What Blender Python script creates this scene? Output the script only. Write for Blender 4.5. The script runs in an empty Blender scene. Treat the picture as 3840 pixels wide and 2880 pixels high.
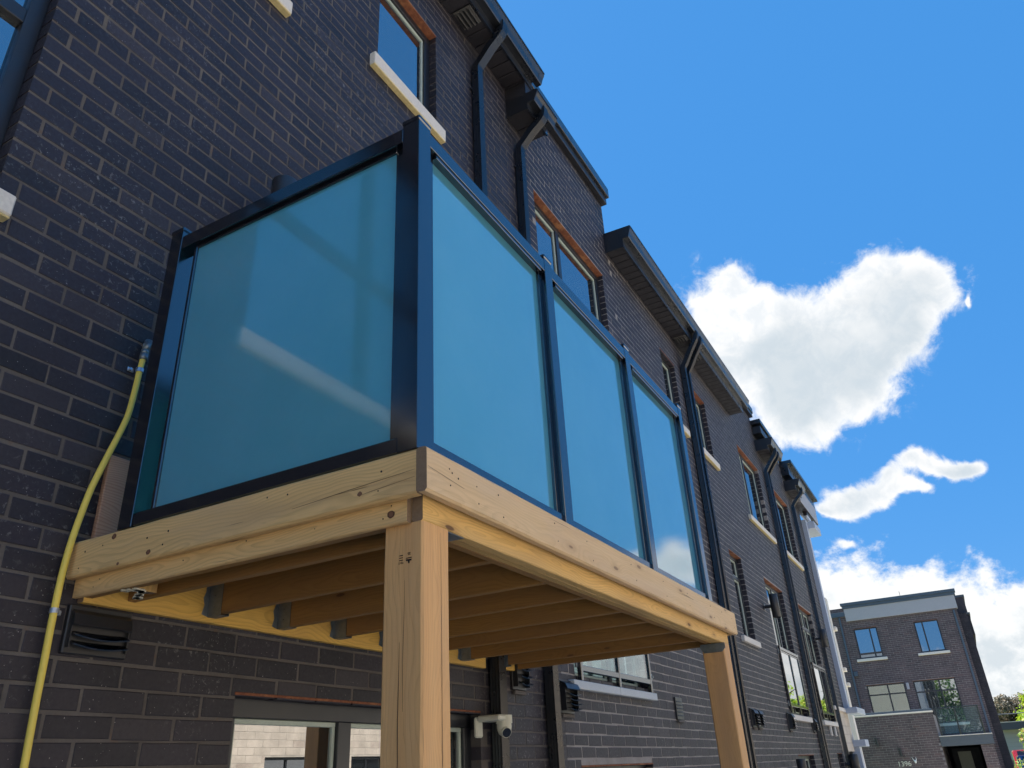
import bpy, bmesh, math, random
from mathutils import Vector, Matrix, noise as mnoise
random.seed(7)
R = math.radians
scn = bpy.context.scene

# ------------------------------------------------------------------ camera
cd = bpy.data.cameras.new('camera'); cam = bpy.data.objects.new('camera', cd)
scn.collection.objects.link(cam); scn.camera = cam
RX = Vector((0.486985, -0.871976, -0.050032)); RD = Vector((0.376078, 0.261046, -0.889056)); RF = Vector((0.788296, 0.414141, 0.455057))
CAM = Vector((-1.746811, -2.871835, 1.599532)); FPX = 2881.26
m = Matrix((( RX.x, -RD.x, -RF.x, CAM.x), (RX.y, -RD.y, -RF.y, CAM.y), (RX.z, -RD.z, -RF.z, CAM.z), (0, 0, 0, 1)))
cam.matrix_world = m
cd.sensor_width = 36; cd.lens = FPX/3840*36; cd.clip_start = .05; cd.clip_end = 3000

# ------------------------------------------------------------------ light
SUN_EL, SUN_AZ = R(60), R(14)          # azimuth measured from +Y towards +X
to_sun = Vector((math.cos(SUN_EL)*math.sin(SUN_AZ), math.cos(SUN_EL)*math.cos(SUN_AZ), math.sin(SUN_EL)))
sd = bpy.data.lights.new('sun', 'SUN'); sd.energy = 5.0; sd.angle = R(.53); sd.color = (1, .95, .87)
so = bpy.data.objects.new('sun', sd); scn.collection.objects.link(so)
so.rotation_euler = to_sun.to_track_quat('Z', 'Y').to_euler(); so.location = (0, 0, 40)
scn.view_settings.view_transform = 'Standard'; scn.view_settings.look = 'None'
scn.view_settings.gamma = 1; scn.view_settings.exposure = 1.4
try: scn.view_settings.use_curve_mapping = False
except Exception: pass

SKY_STRENGTH = 0.07
world = bpy.data.worlds.new('World'); scn.world = world; world.use_nodes = True

class NG:
    """tiny helper for building node graphs"""
    def __init__(s, tree): s.t = tree; s.t.nodes.clear()
    def n(s, kind, **kw):
        nd = s.t.nodes.new(kind)
        for k, v in kw.items():
            if k[:3] == 'in_':
                key = k[3:]; key = int(key) if key.isdigit() else key
                s.put(nd.inputs[key], v)
            else: setattr(nd, k, v)
        return nd
    def put(s, sock, v):
        if isinstance(v, bpy.types.NodeSocket): s.t.links.new(v, sock)
        else: sock.default_value = v
    def math(s, op, a, b=None, c=None, clamp=False):
        nd = s.t.nodes.new('ShaderNodeMath'); nd.operation = op; nd.use_clamp = clamp
        s.put(nd.inputs[0], a)
        if b is not None: s.put(nd.inputs[1], b)
        if c is not None: s.put(nd.inputs[2], c)
        return nd.outputs[0]
    def vec(s, op, a, b=None):
        nd = s.t.nodes.new('ShaderNodeVectorMath'); nd.operation = op
        s.put(nd.inputs[0], a)
        if b is not None: s.put(nd.inputs[1], b)
        return nd.outputs['Value'] if op in ('DOT_PRODUCT', 'LENGTH') else nd.outputs[0]
    def ramp(s, v, a, b, lo=0., hi=1., smooth=True):
        nd = s.t.nodes.new('ShaderNodeMapRange'); nd.interpolation_type = 'SMOOTHSTEP' if smooth else 'LINEAR'
        s.put(nd.inputs[0], v); s.put(nd.inputs[1], a); s.put(nd.inputs[2], b); s.put(nd.inputs[3], lo); s.put(nd.inputs[4], hi)
        return nd.outputs[0]
    def noise(s, vec, scale, detail=4, rough=.55, dist=0.):
        nd = s.n('ShaderNodeTexNoise'); s.put(nd.inputs['Vector'], vec)
        nd.inputs['Scale'].default_value = scale; nd.inputs['Detail'].default_value = detail
        nd.inputs['Roughness'].default_value = rough; nd.inputs['Distortion'].default_value = dist
        return nd.outputs[0]
    def mixc(s, f, a, b, mode='MIX'):
        nd = s.t.nodes.new('ShaderNodeMix'); nd.data_type = 'RGBA'; nd.blend_type = mode
        s.put(nd.inputs[0], f)
        s.put(nd.inputs[6], a if isinstance(a, bpy.types.NodeSocket) else (*a, 1)); s.put(nd.inputs[7], b if isinstance(b, bpy.types.NodeSocket) else (*b, 1))
        return nd.outputs[2]
    def scale(s, v, sc):
        nd = s.n('ShaderNodeMapping'); s.put(nd.inputs['Vector'], v); nd.inputs['Scale'].default_value = sc
        return nd.outputs[0]

g = NG(world.node_tree)
D = g.n('ShaderNodeTexCoord').outputs['Generated']
D = g.vec('NORMALIZE', D)
sky = g.n('ShaderNodeTexSky', sky_type='NISHITA', sun_disc=False, sun_elevation=SUN_EL, sun_rotation=SUN_AZ,
          altitude=150, air_density=1.0, dust_density=.25, ozone_density=2.2)
hs = g.n('ShaderNodeHueSaturation'); hs.inputs['Saturation'].default_value = 1.22; hs.inputs['Hue'].default_value = .488
hs.inputs['Value'].default_value = 1.0
g.t.links.new(sky.outputs[0], hs.inputs['Color'])
bg_sky = g.n('ShaderNodeBackground', in_Strength=SKY_STRENGTH); g.put(bg_sky.inputs[0], g.mixc(.80, hs.outputs[0], (.345, 1.74, 4.55)))
sep = g.n('ShaderNodeSeparateXYZ'); g.put(sep.inputs[0], D); dz = sep.outputs[2]
# the fair-weather cumulus: puffs placed on the sky sphere around a fixed bearing
fw = g.vec('DOT_PRODUCT', D, tuple(RF)); ah = g.math('GREATER_THAN', fw, .25)
fwc = g.math('MAXIMUM', fw, .25)
U = g.math('DIVIDE', g.vec('DOT_PRODUCT', D, tuple(RX)), fwc)
V = g.math('DIVIDE', g.vec('DOT_PRODUCT', D, tuple(-RD)), fwc)
n1 = g.noise(D, 9, 9, .6, .3)
n2 = g.noise(D, 30, 9, .66, .4)
wob = g.n('ShaderNodeTexNoise'); g.put(wob.inputs['Vector'], D); wob.inputs['Scale'].default_value = 11; wob.inputs['Detail'].default_value = 5
wv = g.vec('MULTIPLY', g.vec('SUBTRACT', wob.outputs['Color'], (.5, .5, .5)), (.07, .07, 0))
cmb = g.n('ShaderNodeCombineXYZ'); g.put(cmb.inputs[0], U); g.put(cmb.inputs[1], V)
UV = g.vec('ADD', cmb.outputs[0], wv)
K = 3840/2212
PUFFS = [(1565,665,74,70),(1600,745,105,95),(1690,725,112,98),(1660,830,95,88),(1735,895,80,62),(1790,800,110,92),(1830,715,100,85),
         (1905,625,78,66),(1960,605,80,58),(2002,612,50,44),(1945,690,58,52),(1885,760,74,64),(1560,600,34,28),(1855,855,58,42),
         (1962,998,46,24),(2035,1003,62,22),(2092,1006,36,14),(1915,1032,34,20),(1868,1076,50,27),(1820,1088,44,21),(1935,1064,44,18),(1992,1056,34,13),(1782,1098,22,10),(1842,1168,30,12),(2078,652,5,13),(2815,945,50,36),(2705,996,72,46),(2640,1020,66,48),(2600,1060,70,50)]
F = None
for (px, py, rx, ry) in PUFFS:
    c = ((px*K-1920)/FPX, (1440-py*K)/FPX, 0); s_ = (FPX/(rx*K), FPX/(ry*K), 0)
    q = g.vec('MULTIPLY', g.vec('SUBTRACT', UV, c), s_)
    e = g.math('POWER', 2.718, g.math('MULTIPLY', g.vec('DOT_PRODUCT', q, q), -.9))
    F = e if F is None else g.math('ADD', F, e)
F = g.math('MULTIPLY', F, ah)
Fn = g.math('ADD', F, g.math('ADD', g.math('MULTIPLY', g.math('SUBTRACT', n1, .5), 1.25), g.math('MULTIPLY', g.math('SUBTRACT', n2, .5), 1.7)))
d_puff = g.math('MULTIPLY', g.ramp(Fn, .24, .92), g.ramp(F, .03, .2))
# the bank that rings the horizon
Dl = g.scale(D, (1, 1, 1.35))
nb = g.noise(Dl, 5.5, 9, .6, .3); nb2 = g.noise(Dl, 17, 8, .64)
bk = g.math('ADD', g.math('MULTIPLY', g.math('SUBTRACT', g.math('MULTIPLY_ADD', sep.outputs[0], .054, .149), dz), 8.5), g.math('ADD', g.math('MULTIPLY', g.math('SUBTRACT', nb, .5), 1.5), g.math('MULTIPLY', g.math('SUBTRACT', nb2, .5), .9)))
d_bank = g.ramp(bk, -.02, .20)
dens = g.math('MAXIMUM', d_puff, d_bank)
# brightness: sunlit rims, greyer cores
sh_n = g.noise(D, 7, 5, .5); 
core = g.ramp(g.math('ADD', F, g.math('MULTIPLY', g.math('SUBTRACT', n1, .5), 4.5)), .6, 2.2)
corem = g.math('MULTIPLY', core, g.ramp(g.math('ADD', sh_n, g.math('MULTIPLY', g.math('SUBTRACT', .075, V), 1.7)), .38, .62))
bcore = g.math('MULTIPLY', g.ramp(bk, .25, .9), g.ramp(nb2, .38, .62))
sh = g.math('ADD', g.math('MULTIPLY', corem, .66), g.math('MULTIPLY', bcore, .62), clamp=True)
ccol = g.mixc(g.ramp(n2, .38, .62), (.84, .88, .92), (1., 1., 1.))
ccol = g.mixc(g.ramp(Fn, .6, 1.1), (.99, 1., 1.), ccol)
ccol = g.mixc(sh, ccol, (.50, .60, .68))
bg_cl = g.n('ShaderNodeBackground', in_Strength=.40); g.put(bg_cl.inputs[0], ccol)
mx = g.n('ShaderNodeMixShader'); g.put(mx.inputs[0], dens)
g.t.links.new(bg_sky.outputs[0], mx.inputs[1]); g.t.links.new(bg_cl.outputs[0], mx.inputs[2])
wo = g.n('ShaderNodeOutputWorld'); g.t.links.new(mx.outputs[0], wo.inputs[0])
world.cycles.sampling_method = 'MANUAL'; world.cycles.sample_map_resolution = 1024

# ------------------------------------------------------------------ materials
def mat(name, build):
    mt = bpy.data.materials.new(name); mt.use_nodes = True
    G = NG(mt.node_tree); out = G.n('ShaderNodeOutputMaterial')
    G.t.links.new(build(G), out.inputs[0]); return mt
def P(G, col, rough=.5, spec=.5, bump=None, bstr=.3, bdist=.01, metallic=0., ior=1.5, coat=0.):
    p = G.n('ShaderNodeBsdfPrincipled')
    G.put(p.inputs['Base Color'], col if isinstance(col, bpy.types.NodeSocket) else (*col, 1))
    G.put(p.inputs['Roughness'], rough); G.put(p.inputs['Metallic'], metallic); G.put(p.inputs['IOR'], ior)
    p.inputs['Specular IOR Level'].default_value = spec; p.inputs['Coat Weight'].default_value = coat
    if bump is not None:
        b = G.n('ShaderNodeBump'); G.put(b.inputs['Height'], bump); b.inputs['Strength'].default_value = bstr; b.inputs['Distance'].default_value = bdist
        G.t.links.new(b.outputs[0], p.inputs['Normal'])
    return p.outputs[0]
def pos(G): return G.n('ShaderNodeNewGeometry').outputs['Position']
def rnd(G):
    a = G.n('ShaderNodeNewGeometry').outputs['Random Per Island']; b = G.n('ShaderNodeObjectInfo').outputs['Random']
    return G.math('FRACT', G.math('ADD', a, b))
def brickmat(name, c1, c2, c3, stain=.8, rough=.60, bior=1.5):
    def f(G):
        p = pos(G); r = rnd(G)
        base = G.mixc(r, c1, c2)
        base = G.mixc(G.ramp(G.math('FRACT', G.math('MULTIPLY', r, 7.3)), .86, .94), base, c3)
        sp = G.noise(p, 260, 3, .7); base = G.mixc(G.ramp(sp, .62, .78), base, tuple(x*2.3 for x in c2))
        sp2 = G.noise(p, 330, 2, .6); base = G.mixc(G.ramp(sp2, .36, .28), base, tuple(x*.35 for x in c1))
        lg = G.noise(p, 2.2, 4); base = G.mixc(G.math('MULTIPLY', G.ramp(lg, .3, .7), .35), base, tuple(x*1.7 for x in c2))
        sm = G.math('MULTIPLY', G.ramp(G.noise(p, .9, 3), .44, .60), G.ramp(G.noise(p, 38, 8, .72, .6), .55, .68))
        base = G.mixc(G.math('MULTIPLY', sm, stain), base, (.22, .21, .20))
        fl = G.ramp(G.noise(p, 120, 1, .5), .755, .775)
        base = G.mixc(G.math('MULTIPLY', fl, .8), base, (.36, .33, .31))
        h = G.math('ADD', G.math('MULTIPLY', sp, .5), G.noise(p, 30, 4))
        return P(G, base, G.ramp(G.noise(p, 60, 3), .2, .8, rough-.1, rough+.1), .5, h, .3, .0015, ior=bior)
    return mat(name, f)
M = {}
M['brick'] = brickmat('dark_brick', (.009, .0078, .0125), (.020, .0160, .0235), (.032, .026, .031))
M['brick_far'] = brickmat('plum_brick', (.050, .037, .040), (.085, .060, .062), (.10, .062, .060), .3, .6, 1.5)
M['brick_beige'] = brickmat('beige_brick', (.40, .35, .29), (.48, .42, .35), (.36, .30, .25), .2, .75, 1.4)
def mortarmat(name, a, b):
    def f(G):
        p = pos(G); n = G.noise(p, 90, 5, .7); n2 = G.noise(p, 3, 4)
        c = G.mixc(n, a, b); c = G.mixc(G.math('MULTIPLY', G.ramp(n2, .35, .7), .5), c, tuple(x*.6 for x in a))
        c = G.mixc(G.math('MULTIPLY', G.ramp(G.noise(p, 14, 4), .6, .72), .5), c, (.16, .095, .06))
        return P(G, c, .9, .2, n, .6, .003)
    return mat(name, f)
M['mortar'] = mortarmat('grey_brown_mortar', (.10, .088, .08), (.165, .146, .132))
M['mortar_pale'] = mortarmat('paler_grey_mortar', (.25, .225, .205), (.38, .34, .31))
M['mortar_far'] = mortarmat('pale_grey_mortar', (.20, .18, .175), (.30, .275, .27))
M['mortar_beige'] = mortarmat('cream_mortar', (.42, .38, .32), (.52, .47, .41))

def woodmat(name, c_lo, c_hi, grey, ring=.30, seedoff=0., knots=1.0, warm=(.34, .17, .06)):
    def f(G):
        tc = G.n('ShaderNodeTexCoord').outputs['Object']
        rn = G.n('ShaderNodeObjectInfo').outputs['Random']
        off = G.n('ShaderNodeCombineXYZ'); G.put(off.inputs[0], G.math('MULTIPLY', rn, 37.)); G.put(off.inputs[1], G.math('MULTIPLY', G.math('SUBTRACT', G.math('FRACT', G.math('MULTIPLY', rn, 13.7)), .5), .16)); G.put(off.inputs[2], G.math('ADD', .02, G.math('MULTIPLY', G.math('FRACT', G.math('MULTIPLY', rn, 5.3)), .05)))
        v = G.vec('ADD', tc, off.outputs[0])
        # knots: sparse cells along the board
        vk = G.scale(v, (2.6, 9, 9))
        vor = G.n('ShaderNodeTexVoronoi'); G.put(vor.inputs['Vector'], vk); vor.inputs['Scale'].default_value = 1.; vor.inputs['Randomness'].default_value = 1
        kd = G.scale(v, (1, 1, 1))
        kdist = vor.outputs['Distance']
        # growth rings round a pith that wanders along the board
        wob = G.n('ShaderNodeTexNoise'); G.put(wob.inputs['Vector'], G.scale(v, (1.7, 3, 3))); wob.inputs['Scale'].default_value = 1.; wob.inputs['Detail'].default_value = 2.5
        w = G.vec('MULTIPLY', G.vec('SUBTRACT', wob.outputs['Color'], (.5, .5, .5)), (0, .16, .16))
        q = G.vec('MULTIPLY', G.vec('ADD', v, w), (0, 1, 1))
        rad = G.math('ADD', G.vec('LENGTH', q), G.math('MULTIPLY', G.ramp(kdist, .0, .42, 1, 0), .022))
        rad = G.math('ADD', rad, G.math('MULTIPLY', G.noise(G.scale(v, (6, 40, 40)), 1, 3), .004))
        rf = G.math('FRACT', G.math('MULTIPLY', rad, 95.))
        ringv = G.math('MULTIPLY', G.ramp(rf, .35, .92), G.ramp(rf, 1.0, .93))
        fib = G.noise(G.scale(v, (5, 260, 260)), 1, 5, .65)
        fib2 = G.noise(G.scale(v, (1.2, 28, 28)), 1, 4, .6)
        c = G.mixc(fib2, c_lo, c_hi)
        c = G.mixc(G.math('MULTIPLY', ringv, ring), c, tuple(a*.48 for a in c_lo))
        c = G.mixc(G.math('MULTIPLY', G.ramp(fib, .45, .75), .28), c, tuple(a*.5 for a in c_lo))
        c = G.mixc(G.math('MULTIPLY', G.ramp(G.noise(G.scale(v, (1.6, 9, 9)), 1, 3), .42, .7), .55), c, grey)
        c = G.mixc(G.math('MULTIPLY', G.ramp(G.noise(G.scale(v, (.8, 5, 5)), 1, 2), .5, .75), .45), c, warm)
        kn = G.ramp(kdist, .085, .055); halo = G.ramp(kdist, .22, .08)
        c = G.mixc(G.math('MULTIPLY', halo, .35*knots), c, tuple(a*.7 for a in warm))
        c = G.mixc(G.math('MULTIPLY', kn, .85*knots), c, (.085, .035, .018))
        # fine cracks and drying checks
        chk = G.math('MULTIPLY', G.ramp(G.noise(G.scale(v, (2.2, 150, 150)), 1, 2), .70, .74), G.ramp(G.noise(v, 5, 2), .5, .6))
        c = G.mixc(G.math('MULTIPLY', chk, .75), c, (.05, .028, .014))
        c = G.mixc(G.math('MULTIPLY', rn, .42), c, tuple(a*.62 for a in warm))
        h = G.math('SUBTRACT', G.math('ADD', G.math('MULTIPLY', ringv, .35), G.math('MULTIPLY', fib, .7)), G.math('MULTIPLY', chk, 1.2))
        return P(G, c, .62, .35, h, .45, .0015)
    return mat(name, f)
M['wood_face'] = woodmat('weathered_lumber', (.76, .47, .19), (.93, .63, .29), (.66, .46, .26))
M['wood_pale'] = woodmat('pale_lumber', (.66, .44, .22), (.84, .62, .36), (.66, .50, .33), .16, 0, .8, (.55, .33, .17))
M['wood_warm'] = woodmat('yellow_lumber', (.62, .37, .11), (.84, .54, .20), (.58, .38, .16), .3)
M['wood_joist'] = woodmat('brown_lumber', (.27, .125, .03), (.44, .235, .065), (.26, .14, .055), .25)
M['wood_ledger'] = woodmat('honey_lumber', (.68, .38, .07), (.80, .50, .12), (.60, .36, .10), .3)
M['wood_post'] = woodmat('post_lumber', (.68, .35, .13), (.90, .54, .23), (.62, .38, .19), .14, 0, .35, (.46, .24, .11))
M['wood_end'] = mat('end_grain', lambda G: P(G, G.mixc(G.noise(G.scale(pos(G), (1, 1, 1)), 60, 5, .6, 2.), (.16, .105, .065), (.27, .19, .13)), .85, .2, G.noise(pos(G), 150, 3), .4, .002))

def simple(name, col, rough=.5, spec=.5, nscale=40., var=.25, metallic=0., ior=1.5, bstr=.15, bdist=.001, coat=0.):
    def f(G):
        p = pos(G); n = G.noise(p, nscale, 5, .6)
        c = G.mixc(n, tuple(x*(1-var) for x in col), tuple(min(1, x*(1+var)) for x in col))
        rr = G.ramp(G.noise(p, 7, 4), .3, .7, rough*.85, min(1, rough*1.2))
        return P(G, c, rr, spec, n, bstr, bdist, metallic, ior, coat)
    return mat(name, f)
M['black'] = simple('black_aluminium', (.003, .004, .007), .15, .5, 300, .1, 0, 2.35, .04, .0004)
M['black_matte'] = simple('black_metal_trim', (.012, .012, .015), .42, .5, 90, .3, 0, 1.6, .2, .001)
M['gutter'] = simple('black_gutter', (.006, .007, .010), .30, .5, 6, .2, 0, 1.8, .0, .001)
M['soffit'] = simple('black_soffit', (.020, .018, .022), .5, .5, 700, .6, 0, 1.5, .6, .002)
M['plastic_black'] = simple('black_plastic', (.018, .018, .02), .4, .5, 60, .35, 0, 1.6, .1)
M['vinyl_black'] = simple('black_window_frame', (.016, .017, .021), .38, .5, 120, .2, 0, 1.6)
M['vinyl_pale'] = simple('pale_green_sash', (.42, .47, .40), .4, .5, 80, .15)
M['stone'] = simple('pale_sill_stone', (.66, .61, .54), .85, .3, 55, .22, 0, 1.5, .8, .004)
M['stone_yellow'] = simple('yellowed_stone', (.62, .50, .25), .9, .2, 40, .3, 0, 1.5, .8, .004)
M['concrete_sill'] = simple('speckled_grey_stone', (.47, .49, .50), .8, .3, 260, .45, 0, 1.5, .6, .002)
M['white_trim'] = simple('white_trim', (.42, .46, .53), .5, .4, 20, .1)
M['grey_panel'] = simple('grey_panel', (.36, .355, .375), .6, .4, 14, .08)
M['grey_dark'] = simple('dark_grey_panel', (.07, .085, .10), .5, .4, 14, .15)
M['blue_fascia'] = simple('slate_fascia', (.06, .085, .115), .4, .5, 14, .15)
M['rust'] = None
def rustf(G):
    p = pos(G); n = G.noise(p, 22, 6, .7); n2 = G.noise(p, 5, 3)
    c = G.mixc(G.ramp(n, .3, .7), (.15, .050, .028), (.28, .105, .05)); c = G.mixc(G.ramp(n2, .5, .7), c, (.36, .16, .07)); c = G.mixc(G.ramp(G.noise(p, 90, 3), .6, .7), c, (.09, .035, .02))
    return P(G, c, .8, .3, n, .5, .003)
M['rust'] = mat('rusty_steel', rustf)
M['galv'] = simple('galvanised_steel', (.22, .245, .26), .42, .5, 45, .3, .75, 1.5, .1)
M['zinc'] = simple('zinc_clamp', (.45, .5, .58), .3, .5, 60, .3, .8)
M['gas'] = simple('yellow_gas_pipe', (.76, .58, .10), .42, .4, 18, .12)
M['cream_plastic'] = simple('cream_plastic', (.62, .60, .49), .4, .5, 30, .06)
M['lens'] = simple('black_lens', (.008, .008, .011), .12, .5, 30, .1, 0, 1.7)
M['plywood'] = woodmat('pink_plywood', (.46, .25, .17), (.58, .36, .25), (.40, .26, .2), .5)
M['interior'] = simple('dark_interior', (.030, .032, .035), .9, .2, 3, .5)
M['blind'] = simple('cream_blind', (.62, .64, .60), .8, .2, 12, .08)
M['glaze_white'] = simple('pale_shade', (.66, .72, .72), .7, .2, 3, .04)
def curtainf(G):
    p = pos(G); wv = G.n('ShaderNodeTexWave'); G.put(wv.inputs['Vector'], p); wv.inputs['Scale'].default_value = 3.2; wv.inputs['Distortion'].default_value = 3; wv.bands_direction = 'Y'
    return P(G, G.mixc(wv.outputs[1], (.16, .18, .20), (.55, .58, .60)), .8, .2)
M['curtain'] = mat('pale_curtain', curtainf)
def refl(G, f0, pw):
    lw = G.n('ShaderNodeLayerWeight', in_Blend=.5)
    return G.math('ADD', f0, G.math('MULTIPLY', 1-f0, G.math('POWER', lw.outputs['Facing'], pw)))
def glassf(tint, ior, see=.55, rough=.0):
    def f(G):
        fr = refl(G, *ior)
        gl = G.n('ShaderNodeBsdfGlossy'); gl.inputs['Roughness'].default_value = rough
        tr = G.n('ShaderNodeBsdfTransparent'); tr.inputs[0].default_value = (*[t*see for t in tint], 1)
        df = G.n('ShaderNodeBsdfDiffuse'); df.inputs[0].default_value = (.02, .024, .026, 1)
        ad = G.n('ShaderNodeAddShader'); G.t.links.new(tr.outputs[0], ad.inputs[0]); G.t.links.new(df.outputs[0], ad.inputs[1])
        mxs = G.n('ShaderNodeMixShader'); G.t.links.new(fr, mxs.inputs[0]); G.t.links.new(ad.outputs[0], mxs.inputs[1]); G.t.links.new(gl.outputs[0], mxs.inputs[2])
        return mxs.outputs[0]
    return f
M['glass'] = mat('window_glass', glassf((.8, .95, .95), (.38, 2.5), .6))
def glassd(G):
    return P(G, (.012, .016, .018), .0, .5, ior=4.6)
M['glass_dark'] = mat('dark_window_glass', glassd)
M['glass_clear'] = mat('clear_rail_glass', glassf((.85, .97, .95), (.07, 3.), .9))
M['glass_mirror'] = mat('reflective_rail_glass', glassf((.5, .6, .6), (.45, 2.), .4))
def frostf(G):
    p = pos(G)
    t = G.n('ShaderNodeBsdfTranslucent'); t.inputs[0].default_value = (.28, .82, .95, 1)
    d = G.n('ShaderNodeBsdfDiffuse'); G.put(d.inputs[0], G.mixc(G.ramp(G.noise(p, 2.2, 7, .7), .3, .7), (.19, .60, .73), (.26, .69, .83)))
    a = G.n('ShaderNodeMixShader', in_0=.38); G.t.links.new(t.outputs[0], a.inputs[1]); G.t.links.new(d.outputs[0], a.inputs[2])
    fr = refl(G, .02, 1.6)
    gl = G.n('ShaderNodeBsdfGlossy'); gl.inputs['Roughness'].default_value = .06
    o = G.n('ShaderNodeMixShader'); G.t.links.new(fr, o.inputs[0]); G.t.links.new(a.outputs[0], o.inputs[1]); G.t.links.new(gl.outputs[0], o.inputs[2])
    return o.outputs[0]
M['frost'] = mat('frosted_teal_glass', frostf)
def leaf(name, a, b, c3=None):
    def f(G):
        r = G.n('ShaderNodeNewGeometry').outputs['Random Per Island']
        c = G.mixc(r, a, b)
        if c3: c = G.mixc(G.ramp(G.math('FRACT', G.math('MULTIPLY', r, 9.1)), .76, .8), c, c3)
        p = G.n('ShaderNodeBsdfPrincipled'); G.put(p.inputs['Base Color'], c); p.inputs['Roughness'].default_value = .55
        t = G.n('ShaderNodeBsdfTranslucent'); G.put(t.inputs[0], G.mixc(.5, c, b))
        o = G.n('ShaderNodeMixShader', in_0=.4); G.t.links.new(p.outputs[0], o.inputs[1]); G.t.links.new(t.outputs[0], o.inputs[2]); return o.outputs[0]
    return mat(name, f)
M['leaf_lime'] = leaf('lime_leaves', (.16, .30, .02), (.34, .46, .03), (.42, .40, .03))
M['leaf_grey'] = leaf('grey_brown_leaves', (.075, .075, .05), (.17, .15, .10), (.20, .14, .08))
M['leaf_pine'] = leaf('pine_needles', (.04, .09, .04), (.09, .16, .07))
M['leaf_bush'] = leaf('bush_leaves', (.10, .22, .03), (.26, .38, .05), (.40, .24, .07))
M['leaf_mid'] = leaf('green_leaves', (.06, .13, .03), (.16, .26, .05))
M['bark'] = simple('bark', (.09, .07, .05), .9, .2, 20, .4, 0, 1.5, .8, .02)
def groundf(G):
    p = pos(G); n = G.noise(p, 3, 6, .6); n2 = G.noise(p, 60, 4, .6)
    c = G.mixc(n, (.46, .43, .38), (.58, .54, .48)); c = G.mixc(G.math('MULTIPLY', n2, .3), c, (.25, .24, .22))
    return P(G, c, .9, .2, n2, .4, .004)
M['ground'] = mat('pale_concrete', groundf)
M['grass'] = mat('grass_ground', lambda G: P(G, G.mixc(G.noise(pos(G), 2, 5), (.05, .10, .02), (.09, .15, .035)), .9, .2, G.noise(pos(G), 40, 4), .8, .03))
M['car_blue'] = simple('blue_car_paint', (.03, .10, .28), .25, .5, 5, .05, 0, 1.6, .02, .001, .6)
M['car_red'] = simple('red_car_paint', (.34, .02, .03), .25, .5, 5, .05, 0, 1.6, .02, .001, .6)
M['tyre'] = simple('tyre_rubber', (.02, .02, .02), .8, .3, 60, .2)
M['white'] = simple('white_paint', (.8, .8, .78), .4, .5, 20, .04)
M['number'] = simple('pale_metal_numerals', (.62, .60, .50), .4, .5, 30, .06)
M['ink'] = simple('black_ink', (.02, .018, .02), .7, .2, 400, .5)
M['caulk'] = simple('pale_caulk', (.55, .52, .42), .7, .3, 80, .15)
M['asphalt_roof'] = simple('flat_roof', (.05, .05, .05), .9, .2, 20, .3)

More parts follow.
